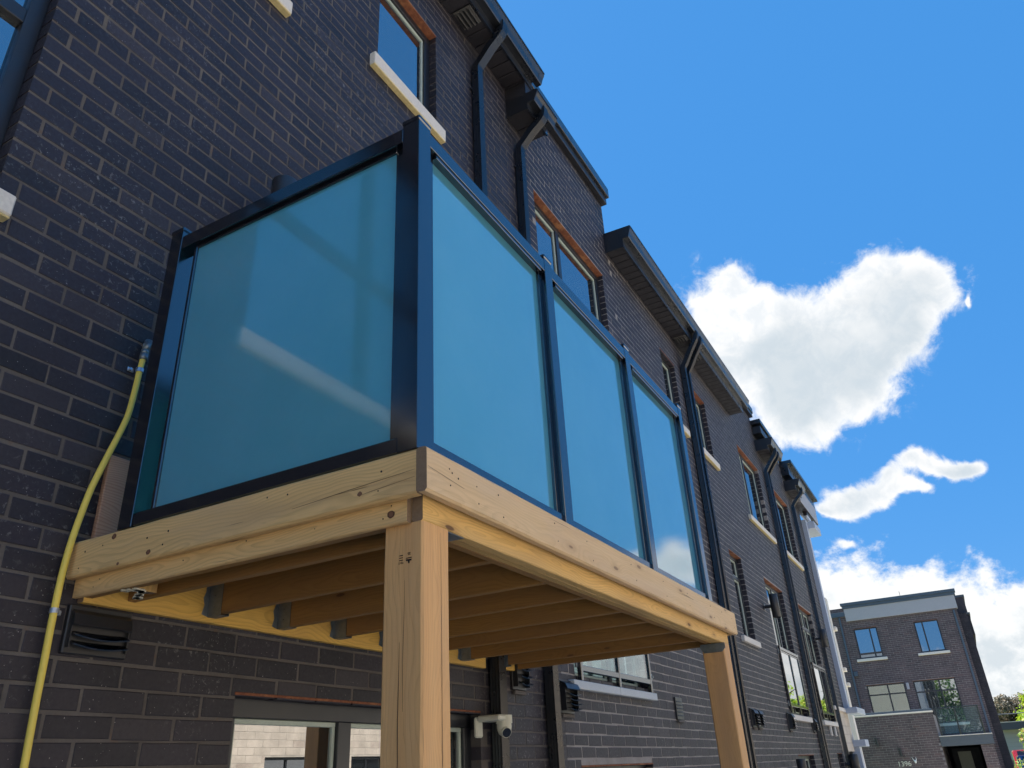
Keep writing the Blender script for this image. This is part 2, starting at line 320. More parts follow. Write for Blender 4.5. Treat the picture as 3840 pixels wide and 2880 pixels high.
# ------------------------------------------------------------------ builders
def link(name, me, mt=None, parent=None, loc=None, rot=None):
    o = bpy.data.objects.new(name, me); scn.collection.objects.link(o)
    if mt is not None and me is not None and not me.materials:
        for x in (mt if isinstance(mt, (list, tuple)) else [mt]): me.materials.append(x)
    if parent is not None: o.parent = parent
    if loc is not None: o.location = loc
    if rot is not None: o.rotation_euler = rot
    return o
def thing(name, label, cat, loc=(0, 0, 0), rotz=0., group=None):
    o = bpy.data.objects.new(name, None); scn.collection.objects.link(o); o.empty_display_size = .2
    o.location = loc; o.rotation_euler = (0, 0, rotz); o['label'] = label; o['category'] = cat
    if group: o['group'] = group
    return o
def tag(o, label, cat, group=None):
    o['label'] = label; o['category'] = cat
    if group: o['group'] = group
    return o
class MB:
    def __init__(s): s.v = []; s.f = []; s.mi = []
    def add(s, vs, fs, mi=0):
        b = len(s.v); s.v += [tuple(v) for v in vs]; s.f += [tuple(b+i for i in f) for f in fs]; s.mi += [mi]*len(fs); return s
    def box(s, x0, x1, y0, y1, z0, z1, mi=0):
        vs = [(x0,y0,z0),(x1,y0,z0),(x1,y1,z0),(x0,y1,z0),(x0,y0,z1),(x1,y0,z1),(x1,y1,z1),(x0,y1,z1)]
        return s.add(vs, [(0,3,2,1),(4,5,6,7),(0,1,5,4),(1,2,6,5),(2,3,7,6),(3,0,4,7)], mi)
    def cbox(s, x0, x1, y0, y1, z0, z1, c=.003, mi=0):
        """box with all edges chamfered"""
        c = min(c, (x1-x0)*.45, (y1-y0)*.45, (z1-z0)*.45); vs = []; idx = {}
        X = (x0, x1); Y = (y0, y1); Z = (z0, z1)
        for i in (0, 1):
            for j in (0, 1):
                for k in (0, 1):
                    sx, sy, sz = (1-2*i)*c, (1-2*j)*c, (1-2*k)*c
                    for a, (dx, dy, dz_) in enumerate(((0, sy, sz), (sx, 0, sz), (sx, sy, 0))):
                        idx[(i, j, k, a)] = len(vs); vs.append((X[i]+dx, Y[j]+dy, Z[k]+dz_))
        I = lambda i, j, k, a: idx[(i, j, k, a)]
        fs = []
        for i in (0, 1): fs.append(tuple(I(i, j, k, 0) for j, k in ((0,0),(1,0),(1,1),(0,1))))
        for j in (0, 1): fs.append(tuple(I(i, j, k, 1) for i, k in ((0,0),(1,0),(1,1),(0,1))))
        for k in (0, 1): fs.append(tuple(I(i, j, k, 2) for i, j in ((0,0),(1,0),(1,1),(0,1))))
        for i in (0, 1):
            for j in (0, 1): fs.append((I(i,j,0,0), I(i,j,0,1), I(i,j,1,1), I(i,j,1,0)))
            for k in (0, 1): fs.append((I(i,0,k,0), I(i,0,k,2), I(i,1,k,2), I(i,1,k,0)))
        for j in (0, 1):
            for k in (0, 1): fs.append((I(0,j,k,1), I(0,j,k,2), I(1,j,k,2), I(1,j,k,1)))
        for i in (0, 1):
            for j in (0, 1):
                for k in (0, 1): fs.append((I(i,j,k,0), I(i,j,k,1), I(i,j,k,2)))
        return s.add(vs, fs, mi)
    def prism(s, poly, a0, a1, axis='x', mi=0):
        """poly in the two other axes, extruded along axis"""
        n = len(poly)
        def pt(a, p): return {'x': (a, p[0], p[1]), 'y': (p[0], a, p[1]), 'z': (p[0], p[1], a)}[axis]
        vs = [pt(a0, p) for p in poly]+[pt(a1, p) for p in poly]
        fs = [tuple(range(n)), tuple(range(2*n-1, n-1, -1))]+[(i, (i+1) % n, n+(i+1) % n, n+i) for i in range(n)]
        return s.add(vs, fs, mi)
    def cyl(s, c, r, h, axis='z', n=20, r2=None, mi=0):
        r2 = r if r2 is None else r2; vs = []
        for k, (rr, t) in enumerate(((r, 0), (r2, h))):
            for i in range(n):
                a = 2*math.pi*i/n; u, w = rr*math.cos(a), rr*math.sin(a)
                vs.append({'z': (c[0]+u, c[1]+w, c[2]+t), 'y': (c[0]+u, c[1]+t, c[2]+w), 'x': (c[0]+t, c[1]+u, c[2]+w)}[axis])
        fs = [tuple(range(n)), tuple(range(2*n-1, n-1, -1))]+[(i, (i+1) % n, n+(i+1) % n, n+i) for i in range(n)]
        return s.add(vs, fs, mi)
    def tube(s, pts, r, n=12, mi=0):
        pts = [Vector(p) for p in pts]; vs = []; up = Vector((.31, .2, .93))
        for i, p in enumerate(pts):
            t = (pts[min(i+1, len(pts)-1)]-pts[max(i-1, 0)]).normalized()
            a = t.cross(up); a = a.normalized() if a.length > 1e-4 else t.orthogonal().normalized(); b = t.cross(a)
            rr = r[i] if isinstance(r, (list, tuple)) else r
            vs += [p+a*rr*math.cos(2*math.pi*k/n)+b*rr*math.sin(2*math.pi*k/n) for k in range(n)]
        fs = [(i*n+k, i*n+(k+1) % n, (i+1)*n+(k+1) % n, (i+1)*n+k) for i in range(len(pts)-1) for k in range(n)]
        fs += [tuple(range(n-1, -1, -1)), tuple((len(pts)-1)*n+k for k in range(n))]
        return s.add(vs, fs, mi)
    def build(s, name, mt, parent=None, smooth=False, loc=None, rot=None):
        me = bpy.data.meshes.new(name); me.from_pydata(s.v, [], s.f)
        bm = bmesh.new(); bm.from_mesh(me); bmesh.ops.recalc_face_normals(bm, faces=bm.faces[:]) if len(s.f) < 60000 else None; bm.to_mesh(me); bm.free()
        for x in (mt if isinstance(mt, (list, tuple)) else [mt]): me.materials.append(x)
        if isinstance(mt, (list, tuple)): me.polygons.foreach_set('material_index', s.mi)
        if smooth: me.shade_smooth()
        return link(name, me, None, parent, loc, rot)
def board(name, parent, a, b, mt, c=.005, lift=0.):
    """lumber between corners a and b, built along its own local X so that the grain follows it"""
    a, b = Vector(a), Vector(b); ce = (a+b)/2; s = b-a; ax = max(range(3), key=lambda i: abs(s[i]))
    if ax == 0: L, W, H, rot = s.x, s.y, s.z, (0, 0, 0)
    elif ax == 1: L, W, H, rot = s.y, s.x, s.z, (0, 0, R(90))
    else: L, W, H, rot = s.z, s.y, s.x, (0, R(-90), 0)
    w, h = abs(W)/2, abs(H)/2; L = abs(L)/2
    prof = [(-w+c, -h), (w-c, -h), (w, -h+c), (w, h-c), (w-c, h), (-w+c, h), (-w, h-c), (-w, -h+c)]
    seg = max(2, int(L*2/.12)); vs = []
    for k in range(seg+1):
        x = -L+2*L*k/seg
        for (y, z) in prof:
            j = .0009
            vs.append((x, y+random.uniform(-j, j), z+random.uniform(-j, j)))
    n = 8; fs = [(k*n+i, k*n+(i+1) % n, (k+1)*n+(i+1) % n, (k+1)*n+i) for k in range(seg) for i in range(n)]
    mb = MB(); mb.add(vs, fs, 0); mb.f += [tuple(range(n)), tuple(seg*n+i for i in range(n-1, -1, -1))]; mb.mi += [1, 1]
    return mb.build(name, [mt, M['wood_end']], parent, loc=ce, rot=rot)

# ---- masonry: every brick gets its own edges; the largest in the picture become objects
CH, BL, JT = .0912, .277, .013
brick_jobs = []; LT = .014
def masonry(parent, x0, x1, z0, z1, openings, mat_b, mat_m, phase=(0., 1.7951), depth=.10, ch=CH, bl=BL, wob=.0026, joint=.0014, back=True):
    openings = [(a, b, c, d+LT) for (a, b, c, d) in openings]
    xs = sorted({x0, x1, *[min(max(o[0], x0), x1) for o in openings], *[min(max(o[1], x0), x1) for o in openings]})
    zs = sorted({z0, z1, *[min(max(o[2], z0), z1) for o in openings], *[min(max(o[3], z0), z1) for o in openings]})
    mb = MB(); isin = lambda x, z: any(o[0] < x < o[1] and o[2] < z < o[3] for o in openings)
    for i in range(len(xs)-1):
        for k in range(len(zs)-1):
            if xs[i+1]-xs[i] < 1e-5 or zs[k+1]-zs[k] < 1e-5: continue
            if not isin((xs[i]+xs[i+1])/2, (zs[k]+zs[k+1])/2):
                mb.add([(xs[i], joint, zs[k]), (xs[i+1], joint, zs[k]), (xs[i+1], joint, zs[k+1]), (xs[i], joint, zs[k+1])], [(0, 1, 2, 3)])
    for (a, b, c, d) in openings:
        a2, b2, c2, d2 = max(a, x0), min(b, x1), max(c, z0), min(d, z1); e = .004
        for (p, q_) in (((a2-e, c2), (a2-e, d2)), ((b2+e, c2), (b2+e, d2)), ((a2, c2-e), (b2, c2-e)), ((a2, d2+e), (b2, d2+e))):
            mb.add([(p[0], joint, p[1]), (q_[0], joint, q_[1]), (q_[0], depth+.05, q_[1]), (p[0], depth+.05, p[1])], [(0, 1, 2, 3)])
    mb.add([(x0, joint, z0), (x0, joint, z1), (x0, depth, z1), (x0, depth, z0)], [(0, 1, 2, 3)])
    mb.add([(x1, joint, z0), (x1, joint, z1), (x1, depth, z1), (x1, depth, z0)], [(0, 1, 2, 3)])
    mb.build('mortar_wall', mat_m, parent)
    k0 = math.ceil((z0-phase[1])/ch-1e-6); lst = []
    k = k0-1
    while phase[1]+k*ch < z1:
        zb = max(phase[1]+k*ch+JT/2, z0); zt = min(phase[1]+(k+1)*ch-JT/2, z1); k += 1
        if zt-zb < .02: continue
        zc = (zb+zt)/2
        segs = [(x0, x1)]
        for o in openings:
            if o[2]-.002 < zc < o[3]+.002:
                ns = []
                for (a, b) in segs:
                    if o[1] <= a or o[0] >= b: ns.append((a, b)); continue
                    if o[0] > a: ns.append((a, o[0]))
                    if o[1] < b: ns.append((o[1], b))
                segs = ns
        off = phase[0]+(bl/2 if k % 2 else 0)+random.uniform(-.012, .012)
        for (a, b) in segs:
            x = off+math.floor((a-off)/bl)*bl
            while x < b:
                j = random.uniform(-.003, .003)
                l, r = x+JT/2+j, x+bl-JT/2+random.uniform(-.003, .003); x += bl
                if l < a+.075: l = a
                if r > b-.075: r = b
                if l < a: l = a
                if r-l < .07 or (l > b-.075 and b-a > .1): continue
                w = wob
                lst.append((l, r, zb+random.uniform(-w, w), zt+random.uniform(-w, w), random.uniform(-.0026, -.0008)))
    brick_jobs.append((parent, lst, mat_b, depth))
UNIT = {}
def unit_brick(mt, depth, bl=BL, ch=CH):
    key = (mt.name, depth, random.randrange(9))
    if key not in UNIT:
        mb = MB(); brick_geo(mb, -.133, .133, -.0401, .0401, 0, depth)
        o = mb.build('brick', mt); me = o.data; bpy.data.objects.remove(o); UNIT[key] = me
    return UNIT[key]
def brick_geo(mb, l, r, b, t, y, depth):
    c = .003; jj = lambda: random.uniform(-.0016, .0016); base = len(mb.v)
    vs = [(l+c, y, b+c), (r-c, y, b+c), (r-c, y, t-c), (l+c, y, t-c), (l, y+.0022, b), (r, y+.0022, b), (r, y+.0022, t), (l, y+.0022, t), (l, depth, b), (r, depth, b), (r, depth, t), (l, depth, t)]
    fs = [(0, 1, 2, 3)]+[(i, 4+i, 4+(i+1) % 4, (i+1) % 4) for i in range(4)]+[(4+i, 8+i, 8+(i+1) % 4, 4+(i+1) % 4) for i in range(4)]
    for q_ in range(4):
        dx, dz_ = jj(), jj()
        for w_ in (q_, 4+q_): vs[w_] = (vs[w_][0]+dx, vs[w_][1]+(random.uniform(0, .0006) if w_ < 4 else 0), vs[w_][2]+dz_)
    mb.add(vs, fs)
def px(P_):
    d = Vector(P_)-CAM; z = d.dot(RF)
    return None if z < .1 else (1920+FPX*d.dot(RX)/z, 1440+FPX*d.dot(RD)/z)
def finish_bricks():
    bpy.context.view_layer.update(); dg = bpy.context.evaluated_depsgraph_get()
    pend = []
    for (parent, lst, mt, depth) in brick_jobs:
        mw = parent.matrix_world; nrm = (mw.to_3x3() @ Vector((0, -1, 0))); sc = []
        for i, (l, r, b, t, y) in enumerate(lst):
            cs = [px(mw @ Vector(p)) for p in ((l, 0, b), (r, 0, b), (r, 0, t), (l, 0, t))]
            if any(c is None for c in cs): continue
            mx_, my = sum(c[0] for c in cs)/4, sum(c[1] for c in cs)/4
            if not (0 < mx_ < 3840 and 0 < my < 2880): continue
            ar = abs(sum(cs[k][0]*cs[(k+1) % 4][1]-cs[(k+1) % 4][0]*cs[k][1] for k in range(4)))/2
            sc.append((ar, i))
        sc.sort(reverse=True); pend.append((parent, lst, mt, depth, sc))
    for (parent, lst, mt, depth, sc) in pend:
        mw = parent.matrix_world; chosen = set(); used = budget.setdefault(parent.name, 300)
        for ar, i in sc:
            if len(chosen) >= used: break
            l, r, b, t, y = lst[i]; vis = False
            for P_ in (((l+r)/2, (b+t)/2), (l+.03, t-.02), (r-.03, t-.02)):
                w = mw @ Vector((P_[0], -.004, P_[1])); d = w-CAM; L = d.length
                hit = scn.ray_cast(dg, CAM, d/L, distance=L-.02)
                if not hit[0]: vis = True; break
            if vis: chosen.add(i)
        budget[parent.name] -= len(chosen)
        mb = MB()
        for i, (l, r, b, t, y) in enumerate(lst):
            if i in chosen:
                o = bpy.data.objects.new('brick', unit_brick(mt, depth)); scn.collection.objects.link(o); o.parent = parent
                o.location = ((l+r)/2, y, (b+t)/2); o.scale = ((r-l)/.266, 1, (t-b)/.0802)
            else: brick_geo(mb, l, r, b, t, y, depth)
        if mb.v:
            o = mb.build('brick_courses', mt, parent); o['kind'] = 'stuff'
budget = {}

# ---- windows
def room(parent, x0, x1, z0, z1, y0=.16, depth=1.6, mt=None):
    mb = MB(); e = .02
    a, b, c, d = x0-e, x1+e, z0-e, z1+e; y1 = y0+depth
    vs = [(a, y0, c), (b, y0, c), (b, y0, d), (a, y0, d), (a, y1, c), (b, y1, c), (b, y1, d), (a, y1, d)]
    mb.add(vs, [(4, 5, 6, 7), (0, 1, 5, 4), (1, 2, 6, 5), (2, 3, 7, 6), (3, 0, 4, 7)])
    return mb.build('room_reveal', mt or M['interior'], parent)
def frame_geo(mb, x0, x1, z0, z1, w, y0, y1, mi=0):
    mb.cbox(x0, x1, y0, y1, z0, z0+w, .003, mi); mb.cbox(x0, x1, y0, y1, z1-w, z1, .003, mi)
    mb.cbox(x0, x0+w, y0+.0015, y1-.001, z0+w, z1-w, .003, mi); mb.cbox(x1-w, x1, y0+.0015, y1-.001, z0+w, z1-w, .003, mi)
def window(root, x0, x1, z0, z1, mull=(), trans=(), fw=.055, yf=.075, sill=None, sillm='stone', lintel=True, curtain=None, pane='glass', sash=True, label=None, blinds=(), pdim=1.6, skip_sill=False, roomm=None):
    """one window: frame with panes, sashes, sill and lintel as its pieces"""
    fr = MB(); frame_geo(fr, x0, x1, z0, z1, fw, yf, yf+.07)
    for mx_ in mull: fr.cbox(mx_-fw*.6, mx_+fw*.6, yf+.002, yf+.068, z0+fw, z1-fw, .003)
    for tz in trans: fr.cbox(x0+fw, x1-fw, yf+.003, yf+.066, tz-fw*.55, tz+fw*.55, .003)
    w = fr.build('window', M['vinyl_black'], root)
    if label: w['label'] = label
    xs = [x0+fw]+[v for mx_ in mull for v in (mx_-fw*.6, mx_+fw*.6)]+[x1-fw]
    zs = [z0+fw]+[v for tz in trans for v in (tz-fw*.55, tz+fw*.55)]+[z1-fw]
    k = 0
    for i in range(0, len(xs), 2):
        for j in range(0, len(zs), 2):
            a, b, c, d = xs[i], xs[i+1], zs[j], zs[j+1]
            if sash:
                sb = MB(); frame_geo(sb, a+.001, b-.001, c+.001, d-.001, .024, yf+.022, yf+.052); sb.build('sash', M['vinyl_pale'], w)
                a += .02; b -= .02; c += .02; d -= .02
            p = MB(); p.add([(a, yf+.036, c), (b, yf+.036, c), (b, yf+.036, d), (a, yf+.036, d), (a, yf+.044, c), (b, yf+.044, c), (b, yf+.044, d), (a, yf+.044, d)], [(0, 1, 2, 3), (7, 6, 5, 4), (0, 4, 5, 1), (1, 5, 6, 2), (2, 6, 7, 3), (3, 7, 4, 0)])
            p.build('pane', M[pane if (curtain or blinds) else 'glass_dark'], w)
            if curtain and k in curtain:
                cm = MB(); n = 60; aa, bb = a+curtain[k][0]*(b-a), a+curtain[k][1]*(b-a); vs = []
                for q in range(n+1):
                    xx = aa+(bb-aa)*q/n; yy = yf+.16+.028*math.sin(q*.95)+.012*math.sin(q*2.7)
                    vs += [(xx, yy, c), (xx, yy, d)]
                cm.add(vs, [(2*q, 2*q+2, 2*q+3, 2*q+1) for q in range(n)]); cm.build('curtain', M['curtain'], w)
            if k in blinds:
                bl = MB(); bl.box(a, b, yf+.10, yf+.104, c+(d-c)*.0, d); bl.build('blind', M['glaze_white'], w)
            k += 1
    room(w, x0, x1, z0, z1, yf+.07, pdim, roomm)
    if lintel:
        l = MB(); l.cbox(x0-.004, x1+.004, -.0045, yf+.02, z1+.0005, z1+.0125, .002); l.build('lintel', M['rust'], w)
    if sill is not None and not skip_sill:
        sx0, sx1, sz0, sz1, sy = sill
        s = MB(); n = max(1, round((sx1-sx0)/1.2)); 
        for q in range(n):
            s.cbox(sx0+(sx1-sx0)*q/n+.002, sx0+(sx1-sx0)*(q+1)/n-.002, -sy, yf+.03, sz0, sz1, .006)
        sl = s.build('sill', M[sillm], w)
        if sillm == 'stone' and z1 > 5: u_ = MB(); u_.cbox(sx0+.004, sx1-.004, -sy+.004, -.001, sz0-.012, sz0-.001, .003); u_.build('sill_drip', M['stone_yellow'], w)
    return w

def eave(root, x0, x1, S, g0, g1, gx1=None, over=.27, endcap=True, panels=True):
    """soffit, fascia and gutter hung on it"""
    gx1 = gx1 or x1
    n = int((x1-x0)/.163); w = (x1-x0)/n
    if panels:
        for i in range(n):
            a, b = x0+i*w, x0+(i+1)*w
            mb = MB(); mb.add([(a+.002, -over+.004, S+.004), (a+.010, -over+.004, S), (b-.014, -over+.004, S), (b-.002, -over+.004, S+.010),
                               (a+.002, -.004, S+.004), (a+.010, -.004, S), (b-.014, -.004, S), (b-.002, -.004, S+.010)],
                              [(0, 1, 5, 4), (1, 2, 6, 5), (2, 3, 7, 6), (0, 4, 7, 3), (0, 3, 2, 1), (4, 5, 6, 7)])
            mb.build('soffit_panel', M['soffit'], root)
    mb = MB(); mb.box(x0, x1, -over+.013, .12, S+.014, g1+.012); mb.build('eave_box', M['soffit'], root)
    mb = MB(); mb.prism([(-over-.006, S-.012), (-over+.012, S-.012), (-over+.012, S+.001), (-over, S+.001), (-over+.01, g1+.01), (-over-.0205, g1+.01), (-over-.0205, g0+.006), (-over-.006, g0+.004)], x0, x1, 'x'); mb.build('fascia', M['gutter'], root)
    y = -over-.021; gd = .115
    pr = [(y, g0), (y-gd*.55, g0), (y-gd*.62, g0+.014), (y-gd*.78, g0+(g1-g0)*.45), (y-gd*.98, g1-.045), (y-gd*.98, g1-.022), (y-gd*1.06, g1-.020), (y-gd*1.06, g1), (y-gd*.9, g1), (y-gd*.9, g1-.02), (y-gd*.7, g0+(g1-g0)*.5), (y-gd*.5, g0+.012), (y-.004, g0+.012), (y-.004, g1), (y, g1)]
    mb = MB(); mb.prism(pr, x0, gx1, 'x'); o = mb.build('gutter', M['gutter'], root)
    if endcap:
        mb = MB(); mb.prism([(.05, S-.01), (-over-.004, S-.01), (-over-.004, g0-.004), (y-gd*.6, g0-.004), (y-gd, g1-.03), (y-gd, g1+.006), (.05, g1+.02)], x0-.012, x0, 'x'); mb.build('end_return', M['black_matte'], root)
def cap(root, x0, x1, zl, zt, y1=-.12, y0=-.08):
    mb = MB(); mb.cbox(x0, x1-.03, y0, .05, zl, zl+(zt-zl)*.42, .004); mb.build('parapet_trim', M['black_matte'], root)
    mb = MB(); mb.cbox(x0, x1, y1, .30, zl+(zt-zl)*.42+.002, zt, .006); mb.build('parapet_cap', M['gutter'], root)
def downspout(label, pts, w=.096, d=.078, straps=()):
    root = thing('downspout', label, 'downspout', group='downspouts on the dark brick row')
    n = 9; sec = []
    # ribbed front and back faces
    for i in range(n*2+1):
        u = -w/2+w*i/(n*2); sec.append((u, -d/2+(.003 if i % 2 else 0)))
    for i in range(7): sec.append((w/2-(.002 if i % 2 else 0), -d/2+d*(i+.5)/7))
    for i in range(n*2+1):
        u = w/2-w*i/(n*2); sec.append((u, d/2))
    for i in range(7): sec.append((-w/2+(.002 if i % 2 else 0), d/2-d*(i+.5)/7))
    pts = [Vector(p) for p in pts]; vs = []; N = len(sec)
    for i, p in enumerate(pts):
        t = (pts[min(i+1, len(pts)-1)]-pts[max(i-1, 0)]).normalized(); nn = Vector((0, t.z, -t.y)).normalized()
        if nn.y < 0: nn = -nn
        vs += [p+Vector((1, 0, 0))*u+nn*v for (u, v) in sec]
    fs = [(i*N+k, i*N+(k+1) % N, (i+1)*N+(k+1) % N, (i+1)*N+k) for i in range(len(pts)-1) for k in range(N)]+[tuple(range(N)), tuple((len(pts)-1)*N+k for k in range(N))]
    mb = MB(); mb.add(vs, fs); mb.build('pipe', M['gutter'], root)
    for z in straps:
        base = min(pts, key=lambda p: abs(p.z-z)+abs(p.y+.055)*5)
        mb = MB(); mb.cbox(base.x-w/2-.03, base.x+w/2+.03, -.02, -.001, z-.012, z+.012, .002); mb.cyl((base.x, base.y-d/2-.004, z), .007, .008, 'y', 10); mb.build('strap', M['black_matte'], root)
    return root
def elbow(xb, xt, zt, ytop=-.33, ztop=8.9, y0=-.055, zb=-.4, zm=2.2, xm=None):
    xm = xb if xm is None else xm
    p = [(xb, y0, zb), (xb, y0, zm), (xm, y0, (zm+zt)/2), (xt, y0, zt-.12), (xt, y0, zt-.05), (xt+.004, y0-.012, zt), (xt+.012, y0-.04, zt+.045)]
    ex = xt+.07
    zz = ztop-.16
    p += [(xt+.035, (y0+ytop)/2, (zt+.045+zz)/2), (ex-.006, ytop+.04, zz-.02), (ex, ytop+.012, zz+.03), (ex, ytop, zz+.08), (ex, ytop, ztop)]
    return p
def vent(label, x0, x1, z0, z1, n=4, proud=.09, flat=False):
    root = thing('wall_vent', label, 'vent', ((x0+x1)/2, 0, z0), 0, 'vents on the dark brick wall'); w = (x1-x0)/2; h = z1-z0
    mb = MB(); mb.cbox(-w, w, -.022, .004, 0, h, .004); mb.build('vent_plate', M['plastic_black'], root)
    if not flat:
        mb = MB(); mb.prism([(-.002, h), (-proud*.8, h-.035), (-proud, h-.075), (-proud+.006, h-.08), (-.02, h-.02)], -w+.01, w-.01, 'x')
        mb.box(-w+.01, -w+.016, -proud*.75, -.01, .02, h-.04); mb.box(w-.016, w-.01, -proud*.75, -.01, .02, h-.04); mb.build('vent_hood', M['plastic_black'], root)
    for i in range(n):
        zz = h-.09-(h-.11)*i/n if not flat else h-.03-(h-.05)*i/n
        dd = proud*1.15 if not flat else .03; st = (h-.11)/n
        mb = MB(); ns = 7; vs = []
        for q in range(ns+1):
            u = q/ns; xx = (-w+.018)+u*(2*w-.036); sag = .012*math.sin(u*math.pi) if not flat else 0
            vs += [(xx, -.012, zz+.0), (xx, -dd, zz-st*.62-sag), (xx, -dd+.003, zz-st*.62-.004-sag), (xx, -.012, zz-.004)]
        fs = [(4*q+a, 4*q+4+a, 4*q+4+(a+1) % 4, 4*q+(a+1) % 4) for q in range(ns) for a in range(4)]+[(0, 1, 2, 3), tuple(4*ns+a for a in (3, 2, 1, 0))]
        mb.add(vs, fs); mb.build('louvre', M['black'] if not flat else M['plastic_black'], root)
    if z0 > 2.09 or x0 > 3: mb = MB(); mb.cbox(-w+.02, w-.02, -.030, -.002, -.03, -.002, .004); mb.build('sealant', M['mortar'], root)
    return root
def sconce(label, x, z0, z1, r=.075, y=-.2, zm=None):
    root = thing('wall_light', label, 'wall light', (x, 0, (z0+z1)/2), 0, 'black cylinder wall lights')
    h = (z1-z0)/2
    mb = MB(); n = 28; prof = [(r*.0, -h+.03), (r*.9, -h+.03), (r*.93, -h), (r, -h+.004), (r, h-.004), (r*.97, h), (0, h+.001)]; vs = []
    for (rr, zz) in prof: vs += [(rr*math.cos(2*math.pi*i/n), y+rr*math.sin(2*math.pi*i/n), zz) for i in range(n)]
    mb.add(vs, [(k*n+i, k*n+(i+1) % n, (k+1)*n+(i+1) % n, (k+1)*n+i) for k in range(len(prof)-1) for i in range(n)]); mb.build('shade', M['plastic_black'], root, True)
    mb = MB(); mb.cyl((0, y+r*.8, 0), .028, -y-r*.8, 'y', 14); mb.build('arm', M['plastic_black'], root)
    mb = MB(); mb.cbox(-.055, .055, -.016, .001, -.055, .055, .004); mb.build('back_plate', M['plastic_black'], root)
    return root
def juliet(label, x0, x1, z0, z1, pane='glass_mirror', mids=1, gap=.10):
    root = thing('juliet_railing', label, 'railing', ((x0+x1)/2, 0, z0), 0, 'Juliet guard railings'); w = (x1-x0)/2; h = z1-z0
    y0, y1 = -.045, -.012
    mb = MB(); mb.cbox(-w, w, y0-.006, y1+.004, h-.05, h, .004); mb.cbox(-w, w, y0, y1, h-.085, h-.062, .003); mb.build('top_rail', M['black'], root)
    mb = MB(); mb.cbox(-w, w, y0-.002, y1+.002, gap, gap+.05, .004); mb.build('bottom_rail', M['black'], root)
    xs = [-w+.02]+[-w+2*w*(i+1)/(mids+1) for i in range(mids)]+[w-.02]
    for x in xs:
        mb = MB(); mb.cbox(x-.021, x+.021, y0-.004, y1+.003, -.01, h+.02, .004); mb.build('post', M['black'], root)
    for a, b in zip(xs, xs[1:]):
        mb = MB(); mb.box(a+.022, b-.022, -.032, -.024, gap+.05, h-.086); mb.build('glass_panel', M[pane], root)
    for s_ in (-1, 1):
        mb = MB(); mb.cbox(s_*w-.03, s_*w+.03, -.02, -.002, h-.12, h-.03, .003); mb.cbox(s_*w-.03, s_*w+.03, -.02, -.002, .1, .19, .003); mb.build('bracket', M['galv'], root)
    return root

# ------------------------------------------------------------------ ground
GZ = -.40
mb = MB(); mb.add([(-900, -900, GZ-.004), (1500, -900, GZ-.004), (1500, 900, GZ-.004), (-900, 900, GZ-.004)], [(0, 1, 2, 3)]); o = mb.build('ground', M['grass']); o['kind'] = 'structure'
mb = MB(); mb.box(-30, 48, -13.9, -.02, GZ-.1, GZ); o = mb.build('pavement', M['ground']); o['kind'] = 'structure'

# ------------------------------------------------------------------ the dark brick row
row = thing('brick_townhouse_row', 'long row of dark brown brick townhouses with stepped black eaves, behind the wooden deck', 'building')
OP = dict(left=(-2.6, -.62, 3.79, 6.2), tl=(-.35, .64, 6.42, 7.9), A=(1.677, 2.53, 6.86, 8.06), B=(4.517, 6.53, 6.0, 7.602), C=(8.83, 9.55, 6.41, 7.557), Dw=(10.59, 11.27, 6.38, 7.54),
          E=(13.59, 15.45, 5.965, 7.512), F=(17.08, 18.70, 5.965, 7.508), G=(11.12, 11.92, 3.40, 4.79), H=(13.65, 15.34, 2.35, 4.765), I=(17.04, 18.65, 2.35, 4.762),
          K=(4.56, 6.38, 2.30, 4.78), BL=(.888, 3.0, .75, 1.99), BR=(4.55, 6.22, .45, 1.643), B3=(13.59, 15.10, .45, 1.685), B4=(18.0, 18.72, .45, 1.70))
ops = list(OP.values())
def inx(a, b): return [o_ for o_ in ops if o_[0] >= a-3 and o_[1] <= b+3]
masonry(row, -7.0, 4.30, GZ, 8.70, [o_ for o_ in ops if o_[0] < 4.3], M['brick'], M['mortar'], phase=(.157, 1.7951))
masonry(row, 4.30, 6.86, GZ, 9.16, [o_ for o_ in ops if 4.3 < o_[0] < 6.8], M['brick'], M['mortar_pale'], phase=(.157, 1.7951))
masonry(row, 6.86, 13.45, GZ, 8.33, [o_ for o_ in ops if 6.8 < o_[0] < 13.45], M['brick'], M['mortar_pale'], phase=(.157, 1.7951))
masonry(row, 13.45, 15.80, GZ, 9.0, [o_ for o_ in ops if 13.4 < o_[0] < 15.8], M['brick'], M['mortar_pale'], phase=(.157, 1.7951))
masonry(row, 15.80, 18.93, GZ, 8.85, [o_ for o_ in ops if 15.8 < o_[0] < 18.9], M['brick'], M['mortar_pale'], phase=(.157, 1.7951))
# roof slabs and back of the building
mb = MB()
for (a, b, t) in ((-7, 4.30, 8.9), (4.30, 6.86, 9.15), (6.86, 13.45, 8.3), (13.45, 15.8, 8.98), (15.8, 18.93, 8.84)):
    mb.box(a+.003, b-.003, 2.2, 9.0, GZ, t-.2); mb.box(a+.003, b-.003, .16, 9.1, t-.22, t-.05)
mb.build('roof', M['asphalt_roof'], row)
mb = MB(); mb.box(6.862, 6.88, .004, 9.0, 8.3, 9.14); mb.box(15.78, 15.796, .004, 9.0, 8.4, 8.98); mb.build('parapet_side', M['mortar'], row)
SA = (-.05)
window(row, *OP['left'], trans=(4.80,), mull=(-1.7,), fw=.075, sill=(-2.7, -.56, 3.675, 3.775, .055), pane='glass', sash=False, label='large black framed window at the left edge')
window(row, *OP['tl'], mull=(), sill=(-.42, .705, 6.30, 6.41, .055))
window(row, *OP['A'], fw=.075, sill=(1.58, 2.605, 6.725, 6.855, .055), label='upper window above the corner railing post')
window(row, *OP['B'], mull=(5.27,), fw=.07, sill=(4.43, 6.62, 5.87, 5.985, .055))
